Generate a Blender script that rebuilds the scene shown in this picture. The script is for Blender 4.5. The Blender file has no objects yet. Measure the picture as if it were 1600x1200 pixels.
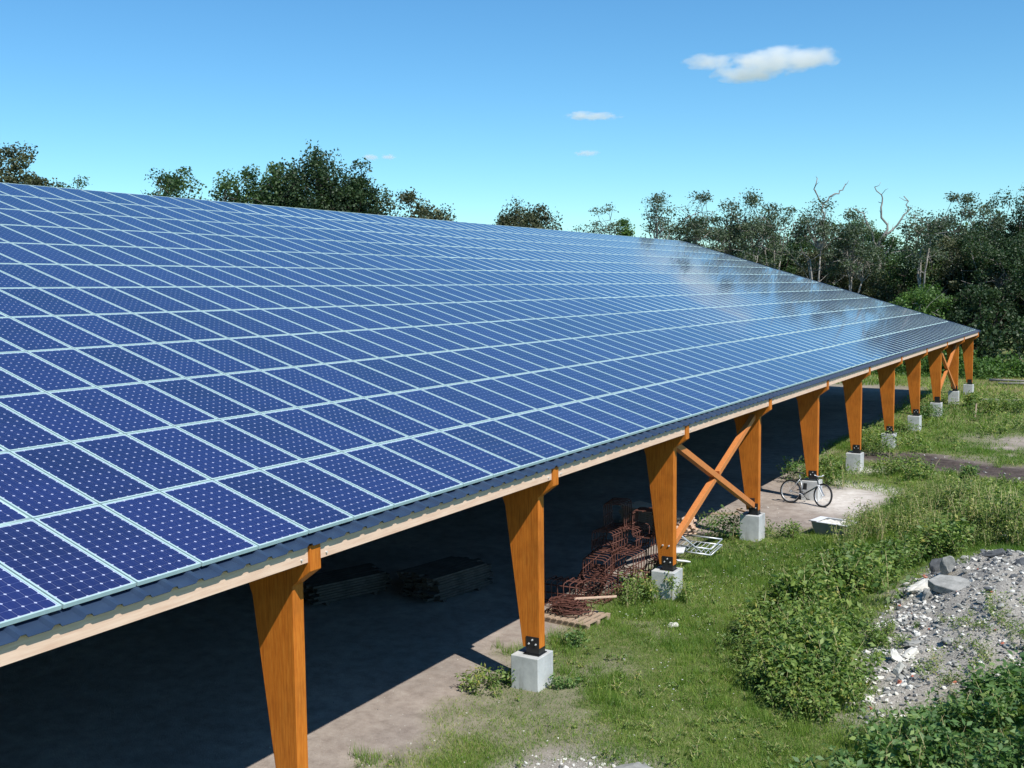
import bpy, bmesh, math, random
import numpy as np
from mathutils import Vector, Matrix, Euler, Quaternion

R = math.radians
sc = bpy.context.scene
col = sc.collection
rnd = random.Random(7)
rng = np.random.default_rng(11)

# ------------------------------------------------------------------ camera
cam_d = bpy.data.cameras.new('camera')
cam = bpy.data.objects.new('camera', cam_d)
col.objects.link(cam)
sc.camera = cam
cam_d.sensor_width = 36.0
cam_d.lens = 1687.23 / 1600 * 36.0
cam_d.clip_start = 0.1
cam_d.clip_end = 6000
YAW, PIT, ROL = R(-30.112), R(-5.147), R(-0.612)
_f = Vector((math.sin(YAW) * math.cos(PIT), math.cos(YAW) * math.cos(PIT), math.sin(PIT)))
_r = Vector((math.cos(YAW), -math.sin(YAW), 0))
_u = _r.cross(_f)
_r2 = _r * math.cos(ROL) + _u * math.sin(ROL)
_u2 = _u * math.cos(ROL) - _r * math.sin(ROL)
cam.matrix_world = Matrix(((_r2.x, _u2.x, -_f.x, 8.187), (_r2.y, _u2.y, -_f.y, -6.12), (_r2.z, _u2.z, -_f.z, 6.663), (0, 0, 0, 1)))

# ------------------------------------------------------------------ light
SUN = Vector((1.0, -0.48, 1.45)).normalized()
world = bpy.data.worlds.new('World')
sc.world = world
world.use_nodes = True
wn, wl = world.node_tree.nodes, world.node_tree.links
wn.clear()
sky = wn.new('ShaderNodeTexSky')
sky.sky_type = 'NISHITA'
sky.sun_disc = False
sky.sun_elevation = math.asin(SUN.z)
sky.sun_rotation = math.atan2(SUN.x, SUN.y)
sky.altitude = 0
sky.air_density = 1.0
sky.dust_density = 0.0
sky.ozone_density = 3.0
hsv = wn.new('ShaderNodeHueSaturation')
hsv.inputs['Saturation'].default_value = 1.16
mulc = wn.new('ShaderNodeMixRGB')
mulc.blend_type = 'MULTIPLY'
mulc.inputs[0].default_value = 1.0
mulc.inputs[2].default_value = (0.70, 1.02, 1.10, 1)
bg = wn.new('ShaderNodeBackground')
bg.inputs['Strength'].default_value = 0.125
wo = wn.new('ShaderNodeOutputWorld')
wl.new(sky.outputs[0], hsv.inputs['Color'])
wl.new(hsv.outputs[0], mulc.inputs[1])
wl.new(mulc.outputs[0], bg.inputs['Color'])
wl.new(bg.outputs[0], wo.inputs['Surface'])

sun_d = bpy.data.lights.new('sun', 'SUN')
sun_d.energy = 5.0
sun_d.angle = R(0.5)
sun_d.color = (1.0, 0.955, 0.88)
sun = bpy.data.objects.new('sun', sun_d)
col.objects.link(sun)
sun.rotation_euler = SUN.to_track_quat('Z', 'Y').to_euler()
sun.location = (40, -20, 60)

sc.view_settings.view_transform = 'Standard'
sc.view_settings.look = 'None'
sc.view_settings.gamma = 1.0
sc.view_settings.exposure = 0.15
sc.view_settings.use_curve_mapping = False
sc.render.engine = 'CYCLES'
sc.cycles.volume_bounces = 14
sc.cycles.max_bounces = 16
sc.cycles.diffuse_bounces = 3
sc.cycles.glossy_bounces = 3


# ------------------------------------------------------------------ helpers
def link(o, parent=None):
    col.objects.link(o)
    if parent is not None:
        o.parent = parent
    return o


def tag(o, label=None, cat=None, group=None, kind=None):
    if label: o['label'] = label
    if cat: o['category'] = cat
    if group: o['group'] = group
    if kind: o['kind'] = kind
    return o


def empty(name, loc=(0, 0, 0), rz=0.0):
    o = bpy.data.objects.new(name, None)
    o.location = loc
    o.rotation_euler = (0, 0, rz)
    o.empty_display_size = 0.3
    return link(o)


def copy_tree(o, parent=None):
    c = o.copy()
    col.objects.link(c)
    if parent is not None:
        c.parent = parent
    for ch in o.children:
        copy_tree(ch, c)
    return c


class MB:
    """collects verts and faces of one mesh"""
    def __init__(s):
        s.v, s.f, s.m = [], [], []

    def add(s, vs, fs, mi=0):
        b = len(s.v)
        s.v += [tuple(p) for p in vs]
        s.f += [tuple(i + b for i in f) for f in fs]
        s.m += [mi] * len(fs)
        return s

    def box(s, lo, hi, mi=0, M=None):
        x0, y0, z0 = lo
        x1, y1, z1 = hi
        vs = [(x0, y0, z0), (x1, y0, z0), (x1, y1, z0), (x0, y1, z0), (x0, y0, z1), (x1, y0, z1), (x1, y1, z1), (x0, y1, z1)]
        if M is not None: vs = [M @ Vector(p) for p in vs]
        return s.add(vs, [(0, 3, 2, 1), (4, 5, 6, 7), (0, 1, 5, 4), (1, 2, 6, 5), (2, 3, 7, 6), (3, 0, 4, 7)], mi)

    def cbox(s, c, d, mi=0, rot=(0, 0, 0)):
        M = Matrix.Translation(c) @ Euler(rot).to_matrix().to_4x4()
        return s.box((-d[0] / 2, -d[1] / 2, -d[2] / 2), (d[0] / 2, d[1] / 2, d[2] / 2), mi, M)

    def beam(s, a, b, w, h, mi=0, up=(0, 0, 1)):
        a, b = Vector(a), Vector(b)
        d = (b - a)
        L = d.length
        z = d.normalized()
        x = Vector(up).cross(z)
        if x.length < 1e-4: x = Vector((1, 0, 0)).cross(z)
        x.normalize()
        y = z.cross(x)
        M = Matrix(((x.x, y.x, z.x, a.x), (x.y, y.y, z.y, a.y), (x.z, y.z, z.z, a.z), (0, 0, 0, 1)))
        return s.box((-w / 2, -h / 2, 0), (w / 2, h / 2, L), mi, M)

    def prism(s, poly, axis, a, b, mi=0):
        """poly of 2D points extruded along axis 'Y' (poly in XZ) or 'Z' (poly in XY)"""
        n = len(poly)
        if axis == 'Y': P = [(p[0], a, p[1]) for p in poly] + [(p[0], b, p[1]) for p in poly]
        else: P = [(p[0], p[1], a) for p in poly] + [(p[0], p[1], b) for p in poly]
        return s.add(P, [tuple(range(n)), tuple(range(2 * n - 1, n - 1, -1))] + [(i, i + n, (i + 1) % n + n, (i + 1) % n) for i in range(n)], mi)

    def tube(s, pts, r, n=6, mi=0, closed=False, caps=True):
        pts = [Vector(p) for p in pts]
        k = len(pts)
        rs = r if isinstance(r, (list, tuple)) else [r] * k
        base = len(s.v)
        ref = None
        for i, p in enumerate(pts):
            if closed: t = pts[(i + 1) % k] - pts[i - 1]
            else: t = pts[min(i + 1, k - 1)] - pts[max(i - 1, 0)]
            t.normalize()
            if ref is None:
                ref = Vector((0, 0, 1)) if abs(t.z) < 0.9 else Vector((1, 0, 0))
            x = ref - t * ref.dot(t)
            x.normalize()
            ref = x
            y = t.cross(x)
            for j in range(n):
                a = 2 * math.pi * j / n
                s.v.append(tuple(p + (x * math.cos(a) + y * math.sin(a)) * rs[i]))
        m = k if closed else k - 1
        for i in range(m):
            for j in range(n):
                a0 = base + i * n + j
                a1 = base + i * n + (j + 1) % n
                b0 = base + ((i + 1) % k) * n + j
                b1 = base + ((i + 1) % k) * n + (j + 1) % n
                s.f.append((a0, a1, b1, b0))
                s.m.append(mi)
        if caps and not closed:
            s.f.append(tuple(base + j for j in range(n))[::-1]); s.m.append(mi)
            s.f.append(tuple(base + (k - 1) * n + j for j in range(n))); s.m.append(mi)
        return s

    def mesh(s, name, mats, smooth=False):
        me = bpy.data.meshes.new(name)
        me.from_pydata(s.v, [], s.f)
        for m in (mats if isinstance(mats, (list, tuple)) else [mats]): me.materials.append(m)
        me.polygons.foreach_set('material_index', s.m)
        if smooth: me.polygons.foreach_set('use_smooth', [True] * len(s.f))
        bm = bmesh.new(); bm.from_mesh(me)
        bmesh.ops.recalc_face_normals(bm, faces=bm.faces)
        bm.to_mesh(me); bm.free()
        me.update()
        return me

    def build(s, name, mats, parent=None, smooth=False, bevel=0, loc=None):
        o = bpy.data.objects.new(name, s.mesh(name, mats, smooth))
        if loc is not None: o.location = loc
        if bevel:
            b = o.modifiers.new('bevel', 'BEVEL'); b.width = bevel; b.segments = 2; b.limit_method = 'ANGLE'
        return link(o, parent)


def fast_mesh(name, V, nside, mats, tint=None, mi=None, smooth=False):
    """V: (faces*nside,3) unshared vertices"""
    V = np.ascontiguousarray(V, dtype=np.float32)
    nv = len(V); nf = nv // nside
    me = bpy.data.meshes.new(name)
    me.vertices.add(nv); me.vertices.foreach_set('co', V.ravel())
    me.loops.add(nv); me.loops.foreach_set('vertex_index', np.arange(nv, dtype=np.int32))
    me.polygons.add(nf)
    me.polygons.foreach_set('loop_start', np.arange(0, nv, nside, dtype=np.int32))
    for m in mats: me.materials.append(m)
    if mi is not None: me.polygons.foreach_set('material_index', mi.astype(np.int32))
    if smooth: me.polygons.foreach_set('use_smooth', np.ones(nf, dtype=bool))
    me.update(calc_edges=True)
    if tint is not None:
        at = me.attributes.new('tint', 'FLOAT', 'FACE')
        at.data.foreach_set('value', tint.astype(np.float32))
    return me


def vnoise(x, y, seed=0):
    xi, yi = np.floor(x).astype(np.int64), np.floor(y).astype(np.int64)
    xf, yf = x - xi, y - yi
    def h(a, b):
        n = (a * 374761393 + b * 668265263 + seed * 974711) & 0xFFFFFFFF
        n = ((n ^ (n >> 13)) * 1274126177) & 0xFFFFFFFF
        return ((n ^ (n >> 16)) & 0xFFFF) / 65535.0
    u, v = xf * xf * (3 - 2 * xf), yf * yf * (3 - 2 * yf)
    return (h(xi, yi) * (1 - u) + h(xi + 1, yi) * u) * (1 - v) + (h(xi, yi + 1) * (1 - u) + h(xi + 1, yi + 1) * u) * v


def fbm(x, y, sc_=1.0, octv=4, seed=0):
    t, a, s_ = 0, 0.5, 0
    for i in range(octv):
        t = t + a * vnoise(x * sc_ * 2 ** i + 13.7 * i, y * sc_ * 2 ** i + 7.1 * i, seed + i)
        s_ += a; a *= 0.5
    return t / s_


def inpoly(x, y, poly, soft=0.4):
    """soft inside mask (1 inside, 0 outside) from signed distance to polygon"""
    x = np.asarray(x, float); y = np.asarray(y, float)
    inside = np.zeros(x.shape, bool); dmin = np.full(x.shape, 1e9)
    n = len(poly)
    for i in range(n):
        x0, y0 = poly[i]; x1, y1 = poly[(i + 1) % n]
        c = ((y0 > y) != (y1 > y)) & (x < (x1 - x0) * (y - y0) / ((y1 - y0) + 1e-12) + x0)
        inside ^= c
        dx, dy = x1 - x0, y1 - y0
        t = np.clip(((x - x0) * dx + (y - y0) * dy) / (dx * dx + dy * dy + 1e-12), 0, 1)
        dmin = np.minimum(dmin, np.hypot(x - x0 - t * dx, y - y0 - t * dy))
    sd = np.where(inside, dmin, -dmin)
    return np.clip(sd / soft * 0.5 + 0.5, 0, 1)


# ------------------------------------------------------------------ materials
def new_mat(name):
    m = bpy.data.materials.new(name)
    m.use_nodes = True
    n, l = m.node_tree.nodes, m.node_tree.links
    b = n['Principled BSDF']
    return m, n, l, b


def noise_node(n, l, scale, detail=4, rough=0.6, coord='Object', stretch=None):
    tc = n.new('ShaderNodeTexCoord')
    src = tc.outputs[coord]
    if stretch:
        mp = n.new('ShaderNodeMapping'); mp.inputs['Scale'].default_value = stretch
        l.new(src, mp.inputs[0]); src = mp.outputs[0]
    t = n.new('ShaderNodeTexNoise')
    t.inputs['Scale'].default_value = scale; t.inputs['Detail'].default_value = detail; t.inputs['Roughness'].default_value = rough
    l.new(src, t.inputs['Vector'])
    return t


def ramp(n, l, src, stops):
    r = n.new('ShaderNodeValToRGB')
    e = r.color_ramp.elements
    while len(e) < len(stops): e.new(0.5)
    for i, (p, c) in enumerate(stops):
        e[i].position = p
        e[i].color = (c[0], c[1], c[2], 1) if isinstance(c, (tuple, list)) else (c, c, c, 1)
    l.new(src, r.inputs[0])
    return r


def bump(n, l, b, src, strength=0.3, dist=0.01):
    bp = n.new('ShaderNodeBump'); bp.inputs['Strength'].default_value = strength; bp.inputs['Distance'].default_value = dist
    l.new(src, bp.inputs['Height']); l.new(bp.outputs[0], b.inputs['Normal'])


def simple(name, c0, c1=None, rough=0.7, metal=0.0, scale=8, bstr=0.2, bdist=0.005, stretch=None, coat=0, detail=5, spec=0.5):
    m, n, l, b = new_mat(name)
    c1 = c1 or tuple(min(1, v * 1.4) for v in c0)
    t = noise_node(n, l, scale, detail, stretch=stretch)
    r = ramp(n, l, t.outputs[0], [(0.3, c0), (0.7, c1)])
    l.new(r.outputs[0], b.inputs['Base Color'])
    b.inputs['Roughness'].default_value = rough
    b.inputs['Metallic'].default_value = metal
    b.inputs['Specular IOR Level'].default_value = spec
    if coat: b.inputs['Coat Weight'].default_value = coat; b.inputs['Coat Roughness'].default_value = 0.05
    if bstr: bump(n, l, b, t.outputs[0], bstr, bdist)
    return m


M = {}
# solar cell under glass
m, n, l, b = new_mat('solar_cell'); M['cell'] = m
oi = n.new('ShaderNodeObjectInfo')
tc = n.new('ShaderNodeTexCoord')
nt = n.new('ShaderNodeTexNoise'); nt.inputs['Scale'].default_value = 1.3; nt.inputs['Detail'].default_value = 3
l.new(tc.outputs['Object'], nt.inputs['Vector'])
ad = n.new('ShaderNodeMath'); ad.operation = 'MULTIPLY_ADD'; ad.inputs[1].default_value = 0.55; l.new(oi.outputs['Random'], ad.inputs[0]); l.new(nt.outputs[0], ad.inputs[2])
r_ = ramp(n, l, ad.outputs[0], [(0.3, (0.0085, 0.010, 0.052)), (0.95, (0.0150, 0.019, 0.100))])
# thin bus bars printed on the cells: two lines along v in every cell
sp = n.new('ShaderNodeSeparateXYZ'); l.new(tc.outputs['Object'], sp.inputs[0])
pp = n.new('ShaderNodeMath'); pp.operation = 'PINGPONG'; pp.inputs[1].default_value = 0.0315
l.new(sp.outputs[0], pp.inputs[0])
gt = n.new('ShaderNodeMath'); gt.operation = 'GREATER_THAN'; gt.inputs[1].default_value = 0.0305; l.new(pp.outputs[0], gt.inputs[0])
mx = n.new('ShaderNodeMixRGB'); l.new(gt.outputs[0], mx.inputs[0]); l.new(r_.outputs[0], mx.inputs[1]); mx.inputs[2].default_value = (0.075, 0.085, 0.20, 1)
l.new(mx.outputs[0], b.inputs['Base Color'])
b.inputs['Roughness'].default_value = 0.4
b.inputs['Specular IOR Level'].default_value = 1.0; b.inputs['Specular Tint'].default_value = (0.50, 0.45, 1.0, 1)
b.inputs['Coat Weight'].default_value = 1.0; b.inputs['Coat IOR'].default_value = 1.5
ge = n.new('ShaderNodeNewGeometry'); nd = n.new('ShaderNodeTexNoise'); nd.inputs['Scale'].default_value = .22; nd.inputs['Detail'].default_value = 4; l.new(ge.outputs['Position'], nd.inputs['Vector'])
du = ramp(n, l, nd.outputs[0], [(.35, .04), (.65, .09)]); l.new(du.outputs[0], b.inputs['Coat Roughness'])
m, n, l, b = new_mat('panel_backsheet'); M['sheet'] = m
b.inputs['Base Color'].default_value = (0.50, 0.54, 0.74, 1); b.inputs['Roughness'].default_value = 0.5
b.inputs['Coat Weight'].default_value = 1.0; b.inputs['Coat Roughness'].default_value = 0.09
M['alu'] = simple('anodised_frame', (0.36, 0.50, 0.49), (0.42, 0.57, 0.56), rough=0.6, metal=0.0, scale=20, bstr=0, spec=0.15)
M['steel_blue'] = simple('blue_sheet_steel', (0.020, 0.038, 0.078), (0.029, 0.052, 0.100), rough=0.45, scale=3, bstr=0.05)
M['orange'] = simple('orange_stained_timber', (0.47, 0.135, 0.012), (0.60, 0.20, 0.022), rough=0.55, scale=5, bstr=0.25, bdist=0.003, stretch=(9, 9, 0.7))
m, n, l, b = new_mat('orange_stained_glulam'); M['orange'] = m
t = noise_node(n, l, 5, 6, .65, stretch=(9, 9, .7)); t2 = noise_node(n, l, 1.1, 5, .6); t3 = noise_node(n, l, 14, 3, .5, stretch=(1, 1, .15))
r_ = ramp(n, l, t.outputs[0], [(.28, (.40, .105, .009)), (.5, (.54, .160, .016)), (.72, (.62, .215, .028))])
tc = n.new('ShaderNodeTexCoord'); sp = n.new('ShaderNodeSeparateXYZ'); l.new(tc.outputs['Object'], sp.inputs[0])
pp = n.new('ShaderNodeMath'); pp.operation = 'PINGPONG'; pp.inputs[1].default_value = .0225; l.new(sp.outputs[0], pp.inputs[0])
ln_ = ramp(n, l, pp.outputs[0], [(0.0, .74), (.0022, 1.0)])
st_ = ramp(n, l, t2.outputs[0], [(.3, .74), (.52, 1.0), (.7, 1.08)])
st3 = ramp(n, l, t3.outputs[0], [(.25, .82), (.45, 1.0)])
prev = r_.outputs[0]
for q_ in (ln_, st_, st3):
    mm = n.new('ShaderNodeMixRGB'); mm.blend_type = 'MULTIPLY'; mm.inputs[0].default_value = 1; l.new(prev, mm.inputs[1]); l.new(q_.outputs[0], mm.inputs[2]); prev = mm.outputs[0]
l.new(prev, b.inputs['Base Color']); b.inputs['Roughness'].default_value = .6; b.inputs['Specular IOR Level'].default_value = .3
bump(n, l, b, t.outputs[0], .3, .004)
M['brace'] = simple('brace_timber', (0.52, 0.17, 0.04), (0.64, 0.24, 0.07), rough=0.6, scale=7, bstr=0.15, stretch=(3, 3, 1))
M['pine'] = simple('raw_pine_board', (0.64, 0.43, 0.31), (0.78, 0.58, 0.44), rough=0.7, scale=4, bstr=0.1, stretch=(8, 0.6, 8))
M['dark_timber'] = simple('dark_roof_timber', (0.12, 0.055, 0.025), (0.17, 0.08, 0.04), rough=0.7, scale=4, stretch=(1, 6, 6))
M['shoe'] = simple('black_painted_steel', (0.012, 0.012, 0.014), (0.02, 0.02, 0.022), rough=0.4, scale=12)
M['zinc'] = simple('zinc_bolt', (0.72, 0.73, 0.72), (0.8, 0.8, 0.8), rough=0.4, metal=0.4, bstr=0)
# concrete
m, n, l, b = new_mat('pier_concrete'); M['concrete'] = m
t = noise_node(n, l, 2.5, 8, 0.7)
r_ = ramp(n, l, t.outputs[0], [(0.25, (0.36, 0.37, 0.36)), (0.5, (0.50, 0.51, 0.50)), (0.75, (0.62, 0.62, 0.60))])
t3 = noise_node(n, l, 5, 5, .6, stretch=(1, 1, .25)); s3 = ramp(n, l, t3.outputs[0], [(.28, (.62, .60, .56)), (.46, (1.0, 1.0, 1.0)), (.75, (1.12, 1.12, 1.10))])
mm = n.new('ShaderNodeMixRGB'); mm.blend_type = 'MULTIPLY'; mm.inputs[0].default_value = 1; l.new(r_.outputs[0], mm.inputs[1]); l.new(s3.outputs[0], mm.inputs[2])
l.new(mm.outputs[0], b.inputs['Base Color']); b.inputs['Roughness'].default_value = 0.85
t2 = noise_node(n, l, 30, 6, 0.7); bump(n, l, b, t2.outputs[0], 0.35, 0.008)
M['rust'] = simple('rusty_steel', (0.075, 0.026, 0.018), (0.16, 0.060, 0.042), rough=0.8, scale=14, bstr=0.4)
M['lumber'] = simple('weathered_board', (0.30, 0.22, 0.15), (0.48, 0.36, 0.26), rough=0.8, scale=6, bstr=0.2, stretch=(1, 6, 6))
M['shade_wood'] = simple('shade_dark_board', (0.05, 0.038, 0.030), (0.12, 0.095, 0.075), rough=0.85, scale=6, bstr=0.2)  # shade under the roof put into the colour of the inner stacks
M['galv'] = simple('galvanised_tube', (0.55, 0.58, 0.60), (0.72, 0.75, 0.78), rough=0.4, metal=0.5, scale=15)
M['white_plastic'] = simple('white_plastic', (0.68, 0.70, 0.72), (0.78, 0.79, 0.8), rough=0.5, scale=4)
M['grey_plastic'] = simple('grey_tub', (0.16, 0.18, 0.19), (0.24, 0.26, 0.27), rough=0.6, scale=4)
M['black_rubber'] = simple('black_rubber', (0.015, 0.015, 0.015), (0.03, 0.03, 0.03), rough=0.7)
M['silver_paint'] = simple('silver_bicycle_paint', (0.50, 0.52, 0.54), (0.6, 0.62, 0.64), rough=0.3, metal=0.4, bstr=0)
M['dark_paint'] = simple('dark_green_bicycle_paint', (0.03, 0.04, 0.04), (0.04, 0.06, 0.06), rough=0.3, bstr=0)
M['bark_pale'] = simple('pale_bark', (0.17, 0.155, 0.135), (0.36, 0.335, 0.30), rough=0.9, scale=6, bstr=0.4)
M['bark_dark'] = simple('dark_bark', (0.06, 0.05, 0.04), (0.14, 0.11, 0.09), rough=0.9, scale=6, bstr=0.4)
M['stone_grey'] = simple('grey_stone', (0.19, 0.19, 0.17), (0.40, 0.39, 0.355), rough=0.9, scale=5, bstr=0.6, bdist=0.02, detail=8)
M['stone_dark'] = simple('dark_stone', (0.05, 0.055, 0.06), (0.13, 0.135, 0.14), rough=0.9, scale=6, bstr=0.6, bdist=0.02, detail=8)
M['stone_white'] = simple('white_limestone', (0.52, 0.50, 0.44), (0.74, 0.72, 0.66), rough=0.9, scale=7, bstr=0.5, bdist=0.02, detail=8)
M['brick'] = simple('broken_brick', (0.35, 0.10, 0.06), (0.50, 0.18, 0.11), rough=0.9, scale=9)
M['petal'] = simple('white_petal', (0.72, 0.72, 0.66), (0.8, 0.8, 0.76), rough=0.8, bstr=0)
M['blocker'] = simple('dark_blocker', (0.06, 0.045, 0.035), (0.09, 0.07, 0.055), rough=0.8, scale=3)  # for the added unseen walls that keep daylight out


def leaf_mat(name, stops, trans=0.3, rough=0.55, spec=0.4):
    m, n, l, b = new_mat(name)
    a = n.new('ShaderNodeAttribute'); a.attribute_name = 'tint'
    r_ = ramp(n, l, a.outputs['Fac'], stops)
    l.new(r_.outputs[0], b.inputs['Base Color'])
    b.inputs['Roughness'].default_value = rough
    b.inputs['Specular IOR Level'].default_value = spec
    tr = n.new('ShaderNodeBsdfTranslucent')
    br = n.new('ShaderNodeMixRGB'); br.blend_type = 'MULTIPLY'; br.inputs[0].default_value = 1; br.inputs[2].default_value = (1.3, 1.5, 0.7, 1)
    l.new(r_.outputs[0], br.inputs[1]); l.new(br.outputs[0], tr.inputs[0])
    ms = n.new('ShaderNodeMixShader'); ms.inputs[0].default_value = trans
    l.new(b.outputs[0], ms.inputs[1]); l.new(tr.outputs[0], ms.inputs[2])
    l.new(ms.outputs[0], n['Material Output'].inputs['Surface'])
    return m


M['grass'] = leaf_mat('grass_blade', [(0.0, (0.075, 0.165, 0.022)), (0.45, (0.185, 0.295, 0.046)), (0.8, (0.32, 0.38, 0.085)), (1.0, (0.50, 0.45, 0.20))], 0.35)
M['weed'] = leaf_mat('weed_leaf', [(0.0, (0.040, 0.095, 0.020)), (0.5, (0.130, 0.215, 0.044)), (0.90, (0.27, 0.345, 0.075)), (1.0, (0.38, 0.34, 0.09))], 0.3)
M['weed_cool'] = leaf_mat('cool_weed_leaf', [(0.0, (0.036, 0.095, 0.028)), (0.6, (0.115, 0.215, 0.058)), (1.0, (0.26, 0.35, 0.10))], 0.3)
M['weed_yellow'] = leaf_mat('yellow_green_leaf', [(0.0, (0.050, 0.105, 0.020)), (0.5, (0.150, 0.225, 0.048)), (0.90, (0.30, 0.36, 0.09)), (1.0, (0.50, 0.46, 0.16))], 0.35)
M['weed_stem'] = simple('dry_stem', (0.30, 0.28, 0.12), (0.45, 0.40, 0.20), rough=0.7, bstr=0)
M['tree_dark'] = leaf_mat('dark_foliage', [(0.0, (0.0201, 0.0399, 0.0169)), (0.6, (0.0402, 0.0769, 0.0268)), (1.0, (0.0779, 0.123, 0.0422))], 0.2)
M['tree_mid'] = leaf_mat('mid_foliage', [(0.0, (0.032, 0.0665, 0.0232)), (0.6, (0.0687, 0.1271, 0.0394)), (1.0, (0.1358, 0.2052, 0.068))], 0.25)
M['tree_grey'] = leaf_mat('greyish_foliage', [(0.0, (0.051, 0.0713, 0.0457)), (0.6, (0.0946, 0.1319, 0.0751)), (1.0, (0.1747, 0.2138, 0.1306))], 0.25)
M['tree_brown'] = leaf_mat('brownish_foliage', [(0.0, (0.0427, 0.0521, 0.0255)), (0.6, (0.0854, 0.0975, 0.0414)), (1.0, (0.1422, 0.1531, 0.067))], 0.2)
M['tree_bright'] = leaf_mat('bright_foliage', [(0.0, (0.0496, 0.1041, 0.0254)), (0.6, (0.1064, 0.1995, 0.0446)), (1.0, (0.1844, 0.295, 0.0795))], 0.3)


# ------------------------------------------------------------------ terrain
DIRT = [(-60, -12), (-0.55, -12), (-0.6, 5.5), (-0.72, 7.24), (-0.85, 8.1), (-1.4, 9.7), (-1.15, 11.9), (-1.5, 13.9), (-1.5, 16.2), (-1.45, 20.7),
        (-0.85, 21.2), (0.64, 22.0), (1.42, 24.4), (1.5, 27.8), (0.9, 29.3), (-0.5, 29.4), (-1.6, 30.2), (-2.2, 33), (-2.4, 38), (-2.6, 50), (-3.0, 61), (-3.5, 66), (-20, 68), (-60, 68)]
SAND = [(-0.6, 26.8), (0.2, 25.6), (1.5, 24.8), (1.5, 27.9), (0.9, 29.5), (-0.3, 28.9)]
RUT = [(-1.2, 37.4), (1.4, 38.3), (4.9, 36.3), (12, 34.5), (12, 32.5), (5.1, 33.2), (1.8, 34.6), (0.2, 35.4), (-1.2, 35.8)]
BARE2 = [(3.6, 29.2), (5.2, 30.5), (9, 30), (9, 25.4), (5.4, 25.6), (4.4, 27)]
BARE3 = [(1.6, 44), (3.5, 45.5), (8, 44), (8, 40.8), (3.6, 41)]
ROCKP = [(0.9, 6.5), (1.5, 7.1), (2.2, 7.25), (3.1, 6.9), (3.6, 6.3), (3.2, 5.0), (0.9, 5.2)]
DRYG = [(-2, 62), (-2, 80), (12, 76), (12, 56), (2, 60)]
RUBBLE = [(4.35, 10.2), (4.3, 12.0), (4.15, 14.5), (4.1, 16.5), (4.5, 18.4), (5.5, 19.0), (7, 19.2), (8.5, 18), (9, 15), (8.6, 12.5), (6.6, 12.2), (5.7, 11.0), (5.2, 10)]
STONES_FAR = [(5.3, 21.5), (5.6, 23.5), (7.5, 24), (7.5, 21.5)]


def height(x, y):
    g = lambda cx, cy, rx, ry, h: h * np.exp(-((x - cx) / rx) ** 2 - ((y - cy) / ry) ** 2)
    z = g(6.6, 15.8, 2.3, 3.9, 1.25) + g(7.9, 8.6, 1.7, 2.6, 0.95) + g(4.2, 26.5, 2.6, 3.0, 0.35) + g(6.0, 21.0, 2.6, 2.5, 0.5)
    bumpy = np.clip((x + 1.5) / 2.0, 0.15, 1.0)
    far = np.clip((np.hypot(x, y - 20) - 60) / 100, 0, 1)
    z = z + bumpy * (0.16 * (fbm(x, y, 0.35, 3, 3) - 0.5) + 0.05 * (fbm(x, y, 1.7, 3, 5) - 0.5))
    mr = inpoly(x, y, RUBBLE, 1.0)
    z = z + mr * (0.34 * (fbm(x, y, 1.3, 4, 9) - 0.5) + 0.12 * (fbm(x, y, 5.0, 3, 19) - 0.5))
    rr = inpoly(x, y, RUT, 0.8)
    z = z - rr * 0.10 + rr * 0.24 * (fbm(x * 0.4, y * 2.4, 1.2, 3, 21) - 0.4)
    return z * (1 - far)


def grass_mask(x, y):
    w = fbm(x, y, 0.9, 4, 31) - 0.5
    w2 = fbm(x, y, 0.25, 3, 41) - 0.5
    jx, jy = x + 0.9 * (fbm(x, y, 0.8, 3, 51) - 0.5), y + 1.2 * (fbm(x, y, 0.8, 3, 61) - 0.5)
    m = 1 - inpoly(jx, jy, DIRT, 0.55)
    for P in (SAND, RUT, ROCKP): m = m * (1 - inpoly(jx, jy, P, 0.5))
    for P in (BARE2, BARE3, STONES_FAR): m = m * (1 - 0.8 * inpoly(jx, jy, P, 1.2))
    m = m * (1 - inpoly(jx, jy, RUBBLE, 0.5))
    return np.clip(m + 0.35 * w * (m > 0.02) - 0.5 * np.clip((-w2 - .13) * 12, 0, 1) * np.clip(w * 6 + .6, 0, 1), 0, 1)


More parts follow.
